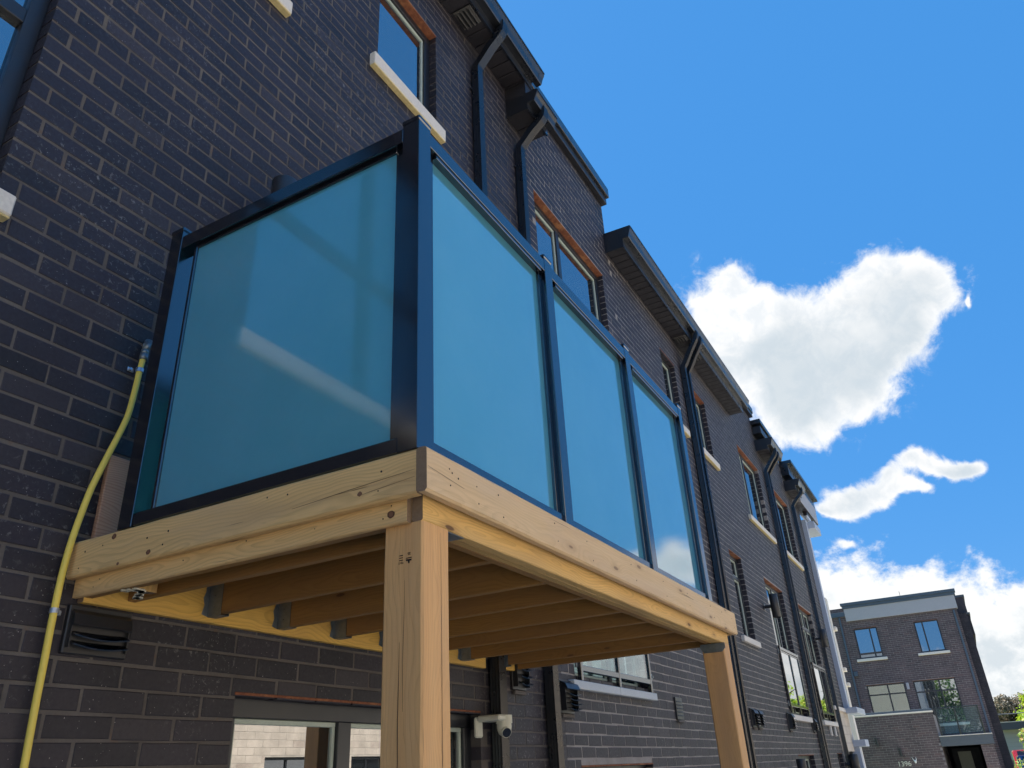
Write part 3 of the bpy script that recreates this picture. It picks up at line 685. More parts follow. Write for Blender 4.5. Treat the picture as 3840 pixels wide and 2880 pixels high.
window(row, *OP['C'], sill=(8.70, 9.66, 6.30, 6.405, .055))
window(row, *OP['Dw'], sill=(10.40, 11.40, 6.27, 6.375, .055))
window(row, *OP['E'], mull=(14.25,), sill=(13.35, 15.66, 5.86, 5.955, .055))
window(row, *OP['F'], mull=(17.6,), sill=(16.8, 18.86, 5.86, 5.955, .055))
window(row, *OP['G'], trans=(4.42,), sill=(10.90, 12.0, 3.30, 3.39, .055))
for k in ('H', 'I'):
    x0, x1, z0, z1 = OP[k]
    window(row, x0, x1, z0, z1, trans=(4.33,), mull=((x0+x1)/2+.1,), fw=.06, sill=(x0-.12, x1+.14, 2.255, 2.345, .055), blinds=(), label='glazed balcony door behind a Juliet railing')
window(row, *OP['K'], mull=(5.55,), trans=(4.3,), fw=.06, sill=(4.42, 6.45, 2.225, 2.295, .055), sillm='concrete_sill', curtain={0: (0, 1), 2: (0, 1)}, label='glazed door behind the juliet railing right of the deck')
window(row, *OP['BL'], mull=(1.735,), fw=.085, yf=.075, pane='glass', label='wide basement window under the deck')
window(row, *OP['BR'], mull=(5.4,), fw=.06)
window(row, *OP['B3'], mull=(14.3,), fw=.06)
window(row, *OP['B4'], fw=.06)
# eaves
eave(row, -7.0, 4.10, 8.68, 8.79, 8.955, 4.20, endcap=False)
mb = MB(); mb.prism([(.05, 8.67), (-.275, 8.67), (-.275, 8.79), (-.36, 8.80), (-.40, 8.91), (-.40, 8.955), (.05, 8.96)], 4.10, 4.112, 'x'); mb.build('end_return', M['black_matte'], row)
eave(row, 3.96, 4.44, 8.25, 8.33, 8.47, 4.46)
mb = MB(); mb.box(3.95, 4.45, -.262, -.004, 8.47, 8.668); mb.build('eave_step', M['soffit'], row)
eave(row, 6.80, 13.52, 8.15, 8.29, 8.46, 13.70)
eave(row, 15.78, 16.98, 8.10, 8.18, 8.34, 17.0)
cap(row, 4.28, 6.93, 9.06, 9.36); cap(row, 13.35, 15.84, 8.95, 9.19, -.10); 
mb = MB(); mb.cbox(15.77, 18.25, -.23, .30, 8.76, 8.87, .006); mb.build('parapet_cap', M['gutter'], row)
mb = MB(); mb.cbox(15.79, 18.1, -.20, -.002, 8.52, 8.70, .006); mb.build('parapet_trim', M['black_matte'], row)
mb = MB(); mb.cbox(18.15, 18.96, -.06, .25, 8.85, 8.93, .006); mb.build('parapet_cap', M['gutter'], row)
def soffit_vent(x, S, w=.085):
    mb = MB(); mb.cbox(x-w-.015, x+w+.015, -.24, -.04, S-.012, S+.001, .002)
    for i in range(4):
        y0 = -.225+i*.045; mb.add([(x-w, y0, S-.045), (x+w, y0, S-.045), (x+w, y0+.038, S-.011), (x-w, y0+.038, S-.011), (x-w, y0+.004, S-.048), (x+w, y0+.004, S-.048), (x+w, y0+.042, S-.012), (x-w, y0+.042, S-.012)],
               [(0, 1, 2, 3), (7, 6, 5, 4), (0, 4, 5, 1), (1, 5, 6, 2), (2, 6, 7, 3), (3, 7, 4, 0)])
    return mb.build('soffit_vent', simple_vent, row)
simple_vent = simple('grey_vent_plastic', (.075, .072, .07), .6, .4, 60, .3)
soffit_vent(2.91, 8.68, .10); soffit_vent(9.77, 8.15); soffit_vent(10.58, 8.15)

# ------------------------------------------------------------------ beige neighbour at the end of the row
bt = thing('beige_townhouse', 'pale stone and white trimmed townhouse end with grey bulkhead, past the last dark brick unit', 'building')
masonry(bt, 18.932, 20.75, 2.72, 8.5, [], M['brick'], M['mortar_pale'], phase=(.157, 1.7951))
masonry(bt, 18.932, 21.2, GZ, 2.63, [(19.75, 21.0, GZ, 1.74)], M['brick_beige'], M['mortar_beige'], phase=(0, 1.74), ch=.19, bl=.56, joint=.004)
mb = MB(); mb.cbox(18.93, 21.3, -.05, .1, 2.63, 2.72, .006); mb.build('stone_band', M['stone'], bt)
mb = MB(); mb.cbox(20.75, 20.98, -.115, .1, 2.72, 7.64, .005); mb.build('corner_board', M['white_trim'], bt)
mb = MB(); mb.cbox(20.6, 22.2, -.32, -.05, 2.60, 2.735, .006); mb.build('ledge', M['white_trim'], bt)
mb = MB(); mb.cbox(20.98, 22.05, -.30, .1, 7.42, 7.62, .005); mb.build('canopy', M['white_trim'], bt)
mb = MB(); mb.box(21.0, 21.45, .02, 9, GZ, 7.6); mb.box(19.0, 21.4, .12, 9, GZ, 8.4); mb.build('side_wall', M['white_trim'], bt)
mb = MB(); mb.box(19.76, 21.0, .10, .2, GZ, 1.74); mb.build('garage_recess', M['interior'], bt)
mb = MB(); mb.cbox(20.95, 21.25, -.13, .06, GZ, 1.84, .005); mb.build('corner_board', M['white_trim'], bt)
mb = MB(); mb.cbox(20.9, 21.6, -.30, .0, 1.845, 2.0, .005); mb.build('corner_cap', M['white_trim'], bt)
mb = MB(); mb.cbox(19.86, 22.68, -.224, .05, 7.91, 8.42, .004); mb.build('bulkhead', M['grey_panel'], bt)
for i in range(17):
    mb = MB(); mb.box(19.88+i*.163, 20.03+i*.163, -.215, -.005, 7.900, 7.908); mb.build('soffit_panel', M['soffit'], bt)
eave(bt, 18.96, 19.84, 8.0, 8.10, 8.26, 19.88)
mb = MB(); mb.cbox(18.96, 23.1, -.31, .3, 8.74, 8.83, .005); mb.box(18.97, 23.0, -.2, .2, 8.43, 8.74); mb.build('parapet_cap', M['gutter'], bt)
mb = MB(); mb.box(25.6, 26, .42, 8, GZ, 6.3); mb.build('rear_wall', M['stone'], bt)
for z in (5.30, 4.05, 3.6):
    mb = MB(); mb.cbox(25.9, 26.2, .34, .6, z, z+.12, .01); mb.build('sill', M['stone'], bt)
fl = thing('floodlight', 'cluster of small round lamps under the grey bulkhead at the end of the row', 'light', (21.2, -.12, 7.9))
mb = MB(); mb.cbox(-.28, .28, -.06, .05, -.10, 0, .01); mb.build('housing', M['black_matte'], fl)
for i in range(4):
    mb = MB(); mb.cyl((-.24+i*.15, -.03, -.20), .045, .10, 'z', 14, .03); mb.build('bulb', M['white'], fl)

# ------------------------------------------------------------------ downspouts, vents, lamps and small fittings on the row
downspout('downspout nearest the camera, passing behind the security camera', elbow(3.163, 3.222, 8.30, -.35, 8.86, xm=3.2), straps=(7.95, 2.9))
downspout('second downspout from the left, dropping from the short low eave', elbow(3.998, 4.12, 7.90, -.35, 8.40, xm=4.066), straps=(7.6,))
downspout('left one of the paired downspouts just past the deck end', elbow(9.80, 9.93, 7.70, -.345, 8.33, xm=9.93), straps=(7.2,))
downspout('right one of the paired downspouts just past the deck end', elbow(10.05, 10.17, 7.70, -.345, 8.33, xm=10.16), straps=(7.2,))
downspout('left one of the paired downspouts between the two Juliet railings', elbow(16.02, 16.15, 7.70, -.345, 8.22, xm=16.12), straps=(7.2,))
downspout('right one of the paired downspouts between the two Juliet railings', elbow(16.30, 16.43, 7.70, -.345, 8.22, xm=16.40), straps=(7.2,))
downspout('single downspout next to the white corner board', elbow(19.10, 19.33, 7.68, -.345, 8.14, xm=19.25), straps=(7.2,))

vent('black louvred vent below the left end of the deck ledger', .03, .295, 2.085, 2.262, 2, .05)
vent('louvred vent between the two nearest downspouts, just under the deck', 3.43, 3.64, 2.16, 2.42, 3, .08)
vent('black vent with four blue-shining louvres, left of the grey stone sill', 4.20, 4.46, 2.03, 2.285, 4, .09)
vent('flat grey louvred vent on the open wall right of the grey stone sill', 7.13, 7.36, 2.07, 2.30, 5, .03, True)
vent('left vent of the scalloped pair beyond the far wooden post', 10.57, 10.83, 2.07, 2.33, 4, .08)
vent('right vent of the scalloped pair beyond the far wooden post', 10.91, 11.16, 2.07, 2.33, 4, .08)
vent('vent at the left end of the nearer pale balcony sill', 13.22, 13.44, 2.08, 2.36, 4, .11)
vent('vent at the right end of the nearer pale balcony sill', 15.56, 15.78, 2.10, 2.35, 4, .09)
for k, x in enumerate((17.66, 18.28)):
    mb = MB(); mb.cbox(x-.04, x+.04, -.05, 0, 2.05, 2.25, .01); tag(mb.build('conduit', M['stone'], None), ('left' if k == 0 else 'right')+' one of two short pale conduits under the farther balcony sill', 'conduit', 'conduits under the balcony sill')
sconce('black cylinder wall light standing out beside the nearer balcony door', 13.12, 3.93, 4.34)
sconce('black cylinder wall light crossing the last downspout near the white corner board', 18.46, 3.96, 4.36)
sconce('black cylinder wall light peeking above the side rail of the deck', .675, 4.30, 4.71)
sconce('black cylinder wall light beside the far basement window at the bottom edge', 12.66, 1.22, 1.63)
sconce('black cylinder wall light at the foot of the beige stone wall', 18.92, 1.28, 1.68, .10)
juliet('Juliet railing with sky mirrored in its glass, above the vents at mid row', 13.62, 15.34, 2.38, 3.50)
juliet('farther Juliet railing between the paired and the single downspout', 17.02, 18.64, 2.38, 3.50, mids=1)
juliet('black Juliet railing over the grey stone sill, partly hidden by the deck', 4.60, 6.36, 2.305, 3.42, 'glass_clear', mids=1, gap=.07)
mb = MB(); mb.cbox(-.04, .04, -.018, 0, -.03, .03, .004); mb.cyl((.01, -.035, -.003), .013, .018, 'y', 12)
tag(mb.build('junction_box', M['galv'], None, loc=(6.44, 0, 2.46)), 'small grey box on the brick right of the railing over the grey sill', 'box')

# gas pipe
gp = thing('gas_pipe', 'yellow plastic gas pipe curving down the brick wall beside the deck', 'pipe', (-.02, -.03, GZ))
pts = [(.126, 3.40), (.123, 3.36), (.117, 3.29), (.114, 3.21), (.107, 3.10), (.096, 3.03), (.072, 2.94), (.050, 2.864), (.026, 2.775), (.006, 2.695), (-.009, 2.606), (-.02, 2.53), (-.027, 2.47), (-.033, 2.38), (-.035, 2.30), (-.034, 2.165), (-.031, 2.05), (-.029, 1.93), (-.025, 1.80), (-.021, 1.65), (-.02, 1.2), (-.02, GZ)]
pts = [(x+.02, 0, z-GZ) for x, z in pts]
def smooth_path(p, k=4):
    out = []
    for i in range(len(p)-1):
        p0, p1, p2, p3 = [Vector(p[max(0, min(len(p)-1, j))]) for j in (i-1, i, i+1, i+2)]
        for s in range(k):
            t = s/k; out.append(.5*((2*p1)+(p2-p0)*t+(2*p0-5*p1+4*p2-p3)*t*t+(3*p1-p0-3*p2+p3)*t**3))
    return out+[Vector(p[-1])]
mb = MB(); mb.tube(smooth_path(pts[1:]), .0128, 14); mb.build('pipe', M['gas'], gp, True)
mb = MB(); mb.cyl((.144, 0, 3.345-GZ), .0195, .032, 'z', 6); mb.cyl((.1455, 0, 3.377-GZ), .017, .02, 'z', 16)
mb.tube([(.146, 0, 3.395-GZ), (.148, 0, 3.425-GZ), (.156, .006, 3.445-GZ), (.172, .018, 3.453-GZ), (.19, .04, 3.455-GZ)], .0165, 14); mb.build('elbow_fitting', M['galv'], gp, True)
for (x, z, s) in ((.117, 3.29, -1), (-.034, 2.225, 1)):
    mb = MB(); mb.cyl((x+.02, 0, z-.009-GZ), .0165, .018, 'z', 18); mb.cbox(min(x+.02+s*.012, x+.02+s*.042), max(x+.02+s*.012, x+.02+s*.042), .022, .029, z-.010-GZ, z+.010-GZ, .002); mb.cyl((x+.02+s*.031, .014, z-GZ), .006, .01, 'y', 10)
    mb.build('pipe_clamp', M['zinc'], gp)
mb = MB(); mb.cbox(.062, .178, -.030, -.006, 2.50, 2.872, .003)
o = mb.build('plywood_offcut', M['plywood'], None); 
tag(o, 'pinkish plywood board standing on the deck against the wall behind the gas pipe', 'board')

# security camera
sc = thing('security_camera', 'cream turret security camera on a wall bracket in front of the nearest downspout', 'security camera', (2.95, 0, 1.905)); sc.scale = (.9, .9, .9)
mb = MB(); mb.cbox(-.045, .045, -.03, 0, -.075, .062, .010); mb.build('wall_plate', M['cream_plastic'], sc)
mb = MB(); mb.cbox(-.040, .140, -.215, -.028, .028, .068, .010); mb.cyl((.10, -.175, .012), .060, .055, 'z', 24); mb.build('arm', M['cream_plastic'], sc, False)
mb = MB(); nseg = 24; prof = [(.052, .02), (.054, -.01), (.050, -.035), (.040, -.058), (.022, -.072), (0, -.076)]; vs = []
for (rr, zz) in prof: vs += [(.10+rr*math.cos(2*math.pi*i/nseg), -.175+rr*math.sin(2*math.pi*i/nseg), zz) for i in range(nseg)]
mb.add(vs, [(k*nseg+i, k*nseg+(i+1) % nseg, (k+1)*nseg+(i+1) % nseg, (k+1)*nseg+i) for k in range(len(prof)-1) for i in range(nseg)]); mb.build('turret', M['cream_plastic'], sc, True)
eye = MB(); eye.cyl((0, 0, 0), .040, .052, 'z', 28, .037); e = eye.build('eyeball', M['cream_plastic'], sc, False, loc=(.095, -.175, -.03))
dirv = (Vector((-.55, -.72, -.42))).normalized(); e.rotation_euler = dirv.to_track_quat('Z', 'Y').to_euler()
ln = MB(); ln.cyl((0, 0, .0515), .0325, .004, 'z', 28); ln.cyl((0, 0, .0555), .014, .002, 'z', 20); ln.build('lens', M['lens'], e)

# ------------------------------------------------------------------ the deck
dk = thing('raised_deck', 'raised wooden deck of pale lumber on square posts, fixed to the brick wall', 'deck', (0, 0, 0))
W, L, H = 1.657, 3.526, 2.491
board('fascia_board', dk, (0, -W, H-.14), (L, -W+.038, H), M['wood_pale'], .007)
board('fascia_board', dk, (0, -W+.0385, H-.14), (.038, -.002, H), M['wood_face'], .007)
board('fascia_board', dk, (L-.038, -W+.0385, H-.14), (L, -.002, H), M['wood_face'], .007)
# beam of three plies on the posts
zb, zt = 2.289, 2.478
board('beam', dk, (.063, -W+.059, zb), (L-.045, -W+.097, zt), M['wood_warm'], .004)
board('beam', dk, (.063, -W+.0985, zb+.002), (L-.045, -W+.1365, zt), M['wood_warm'], .004)
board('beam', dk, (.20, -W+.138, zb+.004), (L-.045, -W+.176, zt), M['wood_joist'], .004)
board('side_joist', dk, (.040, -W+.099, zb-.004), (.0615, .0-.002, H-.05), M['wood_face'], .004)
board('side_joist', dk, (.0640, -W+.178, zb-.001), (.10, .0-.04, zt), M['wood_joist'], .004)
board('ledger', dk, (.064, -.038, 2.270), (3.03, -.002, zt), M['wood_ledger'], .004)
board('ledger', dk, (3.26, -.038, 2.285), (L-.04, -.002, zt), M['wood_ledger'], .004)
JX = [.69, 1.11, 1.52, 1.93, 2.34, 2.75, 3.24, 3.485]
for i, xr in enumerate(JX):
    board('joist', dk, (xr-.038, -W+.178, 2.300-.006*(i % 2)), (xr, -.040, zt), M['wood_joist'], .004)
    hg = MB(); a = xr-.042; b = xr+.004
    hg.box(a-.0015, a, -.12, -.039, 2.292, 2.44); hg.box(b, b+.0015, -.12, -.039, 2.292, 2.44); hg.box(a, b, -.12, -.039, 2.2905, 2.292)
    vs = [(a-.035, -.0395, 2.30), (a-.0015, -.0395, 2.292), (a-.0015, -.0395, 2.45), (a-.030, -.0395, 2.45), (a-.022, -.0395, 2.40), (a-.034, -.0395, 2.37), (a-.024, -.0395, 2.34)]
    hg.add(vs, [tuple(range(7))]); hg.add([(2*xr-.038-v[0], v[1], v[2]) for v in vs], [tuple(range(7))])
    for zz in (2.33, 2.38, 2.42): hg.cyl((a-.005, -.075, zz), .004, .004, 'x', 8)
    if i < 7: hg.build('joist_hanger', M['galv'], dk)
board('blocking', dk, (.105, -.215, 2.306), (.245, -.178, zt), M['wood_warm'], .003)
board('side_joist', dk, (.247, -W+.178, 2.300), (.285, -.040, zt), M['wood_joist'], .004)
mb = MB()
for i in range(34):
    t = i/33; xx = .075+.12*t+random.uniform(-.006, .006); yy = -.24-.06*math.sin(t*5)+random.uniform(-.01, .01)
    mb.cyl((xx, yy, 2.281), random.uniform(.006, .016), .006, 'z', 7)
mb.build('caulk_blob', M['caulk'], dk)
nb_ = 11; bw = (W-.045)/nb_
for i in range(nb_):
    board('deck_board', dk, (.042, -W+.042+i*bw+.0015, zt+.002), (L-.042, -W+.042+(i+1)*bw-.0015, zt+.0005+.011), M['wood_joist'], .002)
# posts
p1 = board('deck_post', dk, (.063, -1.598, GZ), (.203, -1.458, 2.288), M['wood_post'], .006); p1['label'] = 'near square post with a lumber stamp'
p2 = board('deck_post', dk, (3.325, -1.602, GZ), (3.465, -1.462, 2.288), M['wood_post'], .006); p2['label'] = 'far square post with a steel cap plate'
mb = MB(); mb.prism([(-1.612, 2.288), (-1.455, 2.288), (-1.452, 2.262), (-1.475, 2.235), (-1.590, 2.235), (-1.612, 2.258)], 3.3215, 3.3242, 'x'); 
for (yy, zz) in ((-1.58, 2.27), (-1.55, 2.25), (-1.52, 2.272), (-1.49, 2.25)): mb.cyl((3.319, yy, zz), .005, .004, 'x', 8)
mb.build('post_cap_plate', M['galv'], dk)
mb = MB(); mb.cbox(.2035, .2055, -1.592, -1.466, 2.262, 2.287, .0005); mb.cbox(.2035, .30, -1.592, -1.466, 2.2855, 2.2880, .0005); mb.build('post_cap_plate', M['galv'], dk)
# drying checks: long cracks sawn by the weather into post and boards
def crack(parent, pts, w, d, axis):
    """thin recessed dark fissure laid on a face; axis = outward normal"""
    mb = MB(); N = len(pts); vs = []
    for i, p in enumerate(pts):
        p = Vector(p); t = (Vector(pts[min(i+1, N-1)])-Vector(pts[max(i-1, 0)])).normalized(); s_ = t.cross(Vector(axis)).normalized()
        ww = w*math.sin(math.pi*(i+.35)/(N+.1))**.5/2 if N > 2 else w/2
        vs += [p+s_*ww+Vector(axis)*d, p-s_*ww+Vector(axis)*d]
    mb.add(vs, [(2*i, 2*i+2, 2*i+3, 2*i+1) for i in range(N-1)]); return mb.build('crack', M['ink'], parent)
crack(dk, [(.157+random.uniform(-.0012, .0012), -1.598, 2.27-i*.12) for i in range(22)], .0026, .0012, (0, -1, 0))
crack(dk, [(.063, -1.535+random.uniform(-.0015, .0015), 2.12-i*.07) for i in range(6)], .0012, .0012, (-1, 0, 0))
crack(dk, [(.063, -1.520+random.uniform(-.0015, .0015), 1.95-i*.1) for i in range(5)], .002, .0012, (-1, 0, 0))
crack(dk, [(0, -1.615+i*.06, 2.425-.0035*i+random.uniform(-.001, .001)) for i in range(9)], .0017, .0012, (-1, 0, 0))
crack(dk, [(0, -1.615+i*.05, 2.402-.004*i) for i in range(5)], .0012, .0012, (-1, 0, 0))
crack(dk, [(.003+i*.05, -W, 2.427-.004*i) for i in range(5)], .0012, .0012, (0, -1, 0))
# screws and knots on the boards
def dots(name, parent, pts, axis, mt, r):
    mb = MB()
    for p in pts:
        rr = r*random.uniform(.75, 1.2)
        if axis == 'x': mb.cyl((p[0]-.0012, p[1], p[2]), rr, .0012, 'x', 9)
        else: mb.cyl((p[0], p[1]-.0012, p[2]), rr, .0012, 'y', 9)
    return mb.build(name, mt, parent)
dots('screw', dk, [(0, y, z) for y, z in ((-1.49, 2.445), (-1.48, 2.385), (-1.11, 2.452), (-1.02, 2.46), (-.55, 2.435), (-.53, 2.39), (-.44, 2.43), (-.09, 2.44), (-.07, 2.38), (-.19, 2.447))], 'x', M['ink'], .0030)
dots('screw', dk, [(x, -W, z) for x, z in ((.12, 2.452), (.135, 2.443), (.125, 2.40), (.17, 2.435), (.28, 2.44), (.29, 2.385), (.42, 2.45), (.45, 2.38), (.85, 2.455), (.87, 2.39), (1.15, 2.45), (1.2, 2.38), (1.65, 2.45), (1.7, 2.385), (2.1, 2.45), (2.13, 2.38), (2.5, 2.452), (2.52, 2.39), (2.95, 2.45), (3.0, 2.39), (3.2, 2.45), (3.23, 2.38), (3.43, 2.44), (3.46, 2.39))], 'y', M['ink'], .0028)
dots('nail', dk, [(.040, y, z) for y, z in ((-1.50, 2.345), (-1.47, 2.31), (-1.2, 2.33), (-.9, 2.345), (-.6, 2.33), (-.15, 2.335), (-.12, 2.31))], 'x', M['ink'], .0022)
knotm = mat('pine_knot', lambda G: P(G, G.mixc(G.ramp(G.vec('LENGTH', G.n('ShaderNodeTexCoord').outputs['Object']), .004, .015), (.20, .10, .06), (.07, .028, .014)), .7, .3))
def knot(p, r, axis, asp=1.15):
    mb = MB(); n = 16
    for k, (rr, hh) in enumerate(((1, .0013),)):
        vs = [(0, math.cos(2*math.pi*i/n)*r*asp*random.uniform(.88, 1.1), math.sin(2*math.pi*i/n)*r*random.uniform(.88, 1.1)) for i in range(n)]
        mb.add(vs, [tuple(range(n))])
    mb.build('knot', knotm, dk, loc=(p[0]-.0015, p[1], p[2]) if axis == 'x' else (p[0], p[1]-.0015, p[2]), rot=(0, 0, 0) if axis == 'x' else (0, 0, R(90)))
knot((0, -1.41, 2.39), .008, 'x'); knot((0, -.46, 2.375), .010, 'x'); knot((0, -.25, 2.47), .011, 'x'); knot((.040, -1.50, 2.318), .012, 'x'); knot((0, -.30, 2.36), .006, 'x')
# grade stamp on the near post (upside down, as printed)
def text(name, body, size, parent, loc, rot, mt, extrude=.0004, label=None):
    cu = bpy.data.curves.new(name, 'FONT'); cu.body = body; cu.size = size; cu.extrude = extrude; cu.align_x = 'CENTER'; cu.align_y = 'CENTER'
    t = bpy.data.objects.new(name, cu); scn.collection.objects.link(t); bpy.context.view_layer.update()
    me = bpy.data.meshes.new_from_object(t.evaluated_get(bpy.context.evaluated_depsgraph_get())); bpy.data.objects.remove(t)
    me.materials.clear(); me.materials.append(mt); o = bpy.data.objects.new(name, me); scn.collection.objects.link(o)
    o.parent = parent; o.location = loc; o.rotation_euler = rot; return o
ROT = (R(90), R(180), R(-90))
xs_ = .0622
text('stamp', '25', .011, dk, (xs_, -1.551, 2.196), ROT, M['ink'])
text('stamp', 'No 2', .008, dk, (xs_, -1.522, 2.172), ROT, M['ink'])
mb = MB(); y0 = -1.550; z0 = 2.177
vs = [(0, -.011, .002), (0, .011, .003), (0, .008, -.003), (0, .003, -.002), (0, .0015, -.010), (0, -.0025, -.010), (0, -.004, -.002), (0, -.009, -.004)]
mb.add([(xs_-.0003, y0+v[1], z0+v[2]) for v in vs], [tuple(range(8))]); mb.box(xs_-.0003, xs_, y0-.011, y0+.010, z0+.005, z0+.0075); mb.build('stamp', M['ink'], dk)
mb = MB()
for k, zz in enumerate((2.180, 2.187, 2.194)): mb.box(xs_-.0003, xs_, -1.529, -1.516, zz-.0012, zz+.0012)
mb.build('stamp', M['ink'], dk)

# ------------------------------------------------------------------ the railing
rl = thing('glass_railing', 'black metal railing with frosted teal glass panels, standing on the wooden deck', 'railing', (0, 0, 0))
YP = -1.6205; PW = .0765; ZT = 3.862; z0r, z1r = 2.547, 3.762
def rpost(x, y, z=2.4925, top=ZT):
    mb = MB(); mb.cbox(x, x+PW, y, y+PW, z, top-.022, .002); p = mb.build('railing_post', M['black'], rl)
    mb = MB(); mb.cbox(x-.003, x+PW+.003, y-.003, y+PW+.003, top-.021, top, .004); mb.build('post_cap', M['black'], p); return p
FX = [0.0012, 1.043, 2.088, 3.088]
for x in FX: rpost(x, YP)
rpost(.0012, -.330, top=3.885); rpost(FX[3], -.330)
def span_x(a, b):
    yc = YP+PW/2+.002
    mb = MB(); mb.cbox(a, b, YP+.002, YP+.070, z1r, 3.826, .0012); mb.cbox(a, b, YP+.006, YP+.066, 3.826, 3.834, .001); mb.build('top_rail', M['black'], rl)
    mb = MB(); mb.cbox(a, b, YP+.010, YP+.060, 2.496, z0r, .0012); mb.build('bottom_rail', M['black'], rl)
    mb = MB(); mb.cbox(a+.001, a+.048, yc-.018, yc+.018, z0r, z1r, .003); mb.cbox(b-.030, b-.001, yc-.018, yc+.018, z0r, z1r, .0012); mb.cbox(a+.049, b-.031, yc-.034, yc+.016, z1r-.018, z1r, .001); mb.build('stile', M['black'], rl)
    mb = MB(); mb.box(a+.046, b-.028, yc-.004, yc+.004, z0r-.004, z1r-.010); mb.build('glass_panel', M['frost'], rl)
for a, b in zip(FX, FX[1:]): span_x(a+PW, b)
def span_y(x, a, b):
    mb = MB(); mb.cbox(x+.002, x+.070, a, b, z1r, 3.826, .0015); mb.cbox(x+.006, x+.066, a, b, 3.826, 3.834, .002); mb.build('top_rail', M['black'], rl)
    mb = MB(); mb.cbox(x+.006, x+.060, a, b, 2.496, z0r, .004); mb.build('bottom_rail', M['black'], rl)
    xc = x+.034
    mb = MB(); mb.cbox(xc-.005, xc+.005, a+.016, a+.048, z0r, z1r, .001); mb.cbox(xc-.014, xc+.016, b-.088, b-.070, z0r, z1r, .003); mb.cbox(xc-.014, xc+.014, a+.041, b-.089, z1r-.018, z1r, .003); mb.build('stile', M['black'], rl)
    mb = MB(); mb.box(xc-.004, xc+.004, a+.047, b-.086, z0r-.004, z1r-.010); mb.build('glass_panel', M['frost'], rl)
span_y(0.0, YP+PW, -.330); span_y(FX[3], YP+PW, -.330)

# ------------------------------------------------------------------ far building (same model, turned)
FRX = 42.5
fb = thing('far_brick_townhouse', 'distant plum brick townhouse with grey top band, closing the end of the lane', 'building', (FRX, 0, 0), R(-90))
# local x = -world y
fo = [(-1.47, -.37, 6.02, 7.46), (1.35, 2.44, 6.01, 7.46), (-1.50, .23, 3.0, 4.76), (.62, 2.45, 2.84, 4.77)]
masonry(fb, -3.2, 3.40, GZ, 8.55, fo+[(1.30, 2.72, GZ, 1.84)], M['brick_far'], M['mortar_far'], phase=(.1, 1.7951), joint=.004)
window(fb, *fo[0], mull=(-.72,), sill=(-1.64, -.21, 5.88, 6.0, .06), sash=False, label='upper window left of the far house')
w2 = window(fb, *fo[1], mull=(1.72,), sill=(1.18, 2.59, 5.88, 5.99, .06), sash=False, label='upper window right of the far house')
window(fb, *fo[2], mull=(-.55,), trans=(4.30,), sash=False, curtain={0: (0, .9), 1: (0, 1), 2: (.0, .45), 3: (0, .5)})
window(fb, *fo[3], mull=(1.74,), trans=(4.26,), sash=False, sill=(.55, 2.53, 2.72, 2.83, .07), curtain={0: (.1, 1), 1: (0, 1), 2: (.1, 1)}, blinds=(3,))
mb = MB(); mb.cbox(-1.69, 3.46, -.12, .3, 7.86, 8.48, .005); mb.build('top_band', M['grey_panel'], fb)
mb = MB(); mb.cbox(-1.74, 3.52, -.16, .3, 8.485, 8.62, .005); mb.cbox(-1.80, 3.56, -.22, .3, 8.622, 8.76, .005); mb.build('parapet_cap', M['blue_fascia'], fb)
mb = MB(); mb.cbox(-3.2, -1.70, -.12, .3, 8.12, 8.34, .005); mb.build('gutter', M['blue_fascia'], fb)
mb = MB(); mb.box(-3.2, 3.38, .2, 8, GZ, 8.5); mb.build('rear_block', M['mortar_far'], fb)
mb = MB(); mb.cyl((1.09, .1, 8.76), .012, .26, 'z', 8); mb.build('roof_rod', M['black_matte'], fb)
mb = MB(); mb.cbox(-1.93, -1.74, -.14, 0, 5.22, 5.44, .01); mb.build('meter_box', M['blue_fascia'], fb)
mb = MB(); mb.cbox(.30, .42, -.10, 0, 4.42, 4.72, .01); mb.build('porch_light', M['grey_panel'], fb)
for (x, z0, z1) in ((-2.0, 2.9, 8.1), (3.25, 2.3, 7.8)):
    mb = MB(); mb.cbox(x-.045, x+.045, -.09, -.01, z0, z1, .01); mb.build('drainpipe', M['blue_fascia'], fb)
# recessed entry
mb = MB(); mb.box(1.28, 2.74, .02, .9, GZ, 1.86); mb.build('entry_recess', M['interior'], fb)
# projecting wing at x = 38
WX = 4.5
wg = thing('garage_wing', 'low brick wing with pale coping and house number, in front of the far townhouse', 'building', (FRX-WX, 0, 0), R(-90))
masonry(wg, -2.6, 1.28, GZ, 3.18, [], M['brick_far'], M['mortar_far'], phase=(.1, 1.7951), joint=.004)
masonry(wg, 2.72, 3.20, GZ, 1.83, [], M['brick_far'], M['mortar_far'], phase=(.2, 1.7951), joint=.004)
mb = MB(); mb.box(-2.6, 1.27, .11, WX-.01, GZ, 3.1); mb.box(2.73, 3.19, .11, WX-.01, GZ, 1.8); mb.build('wing_body', M['mortar_far'], wg)
mb = MB(); mb.cbox(-2.62, 1.30, -.03, .25, 3.182, 3.235, .005); mb.build('coping', M['stone'], wg)
mb = MB(); mb.cbox(-2.62, 1.28, 0.02, .10, 3.236, 3.33, .005); mb.build('roof_edge', M['blue_fascia'], wg)
mb = MB(); mb.cbox(1.285, 3.24, -.06, WX-.1, 1.84, 2.21, .006); mb.build('balcony_slab', M['grey_dark'], wg)
mb = MB(); mb.cbox(1.28, 3.26, -.085, WX-.1, 2.212, 2.24, .004); mb.build('slab_edge', M['stone'], wg)
mb = MB(); mb.box(1.5, 2.6, 3.4, 3.45, GZ, 1.75); mb.build('door', M['interior'], wg)
mb = MB(); mb.box(1.72, 2.24, 3.36, 3.39, .4, 1.62); mb.build('door_pane', simple('pale_door_glass', (.22, .24, .17), .4), wg)
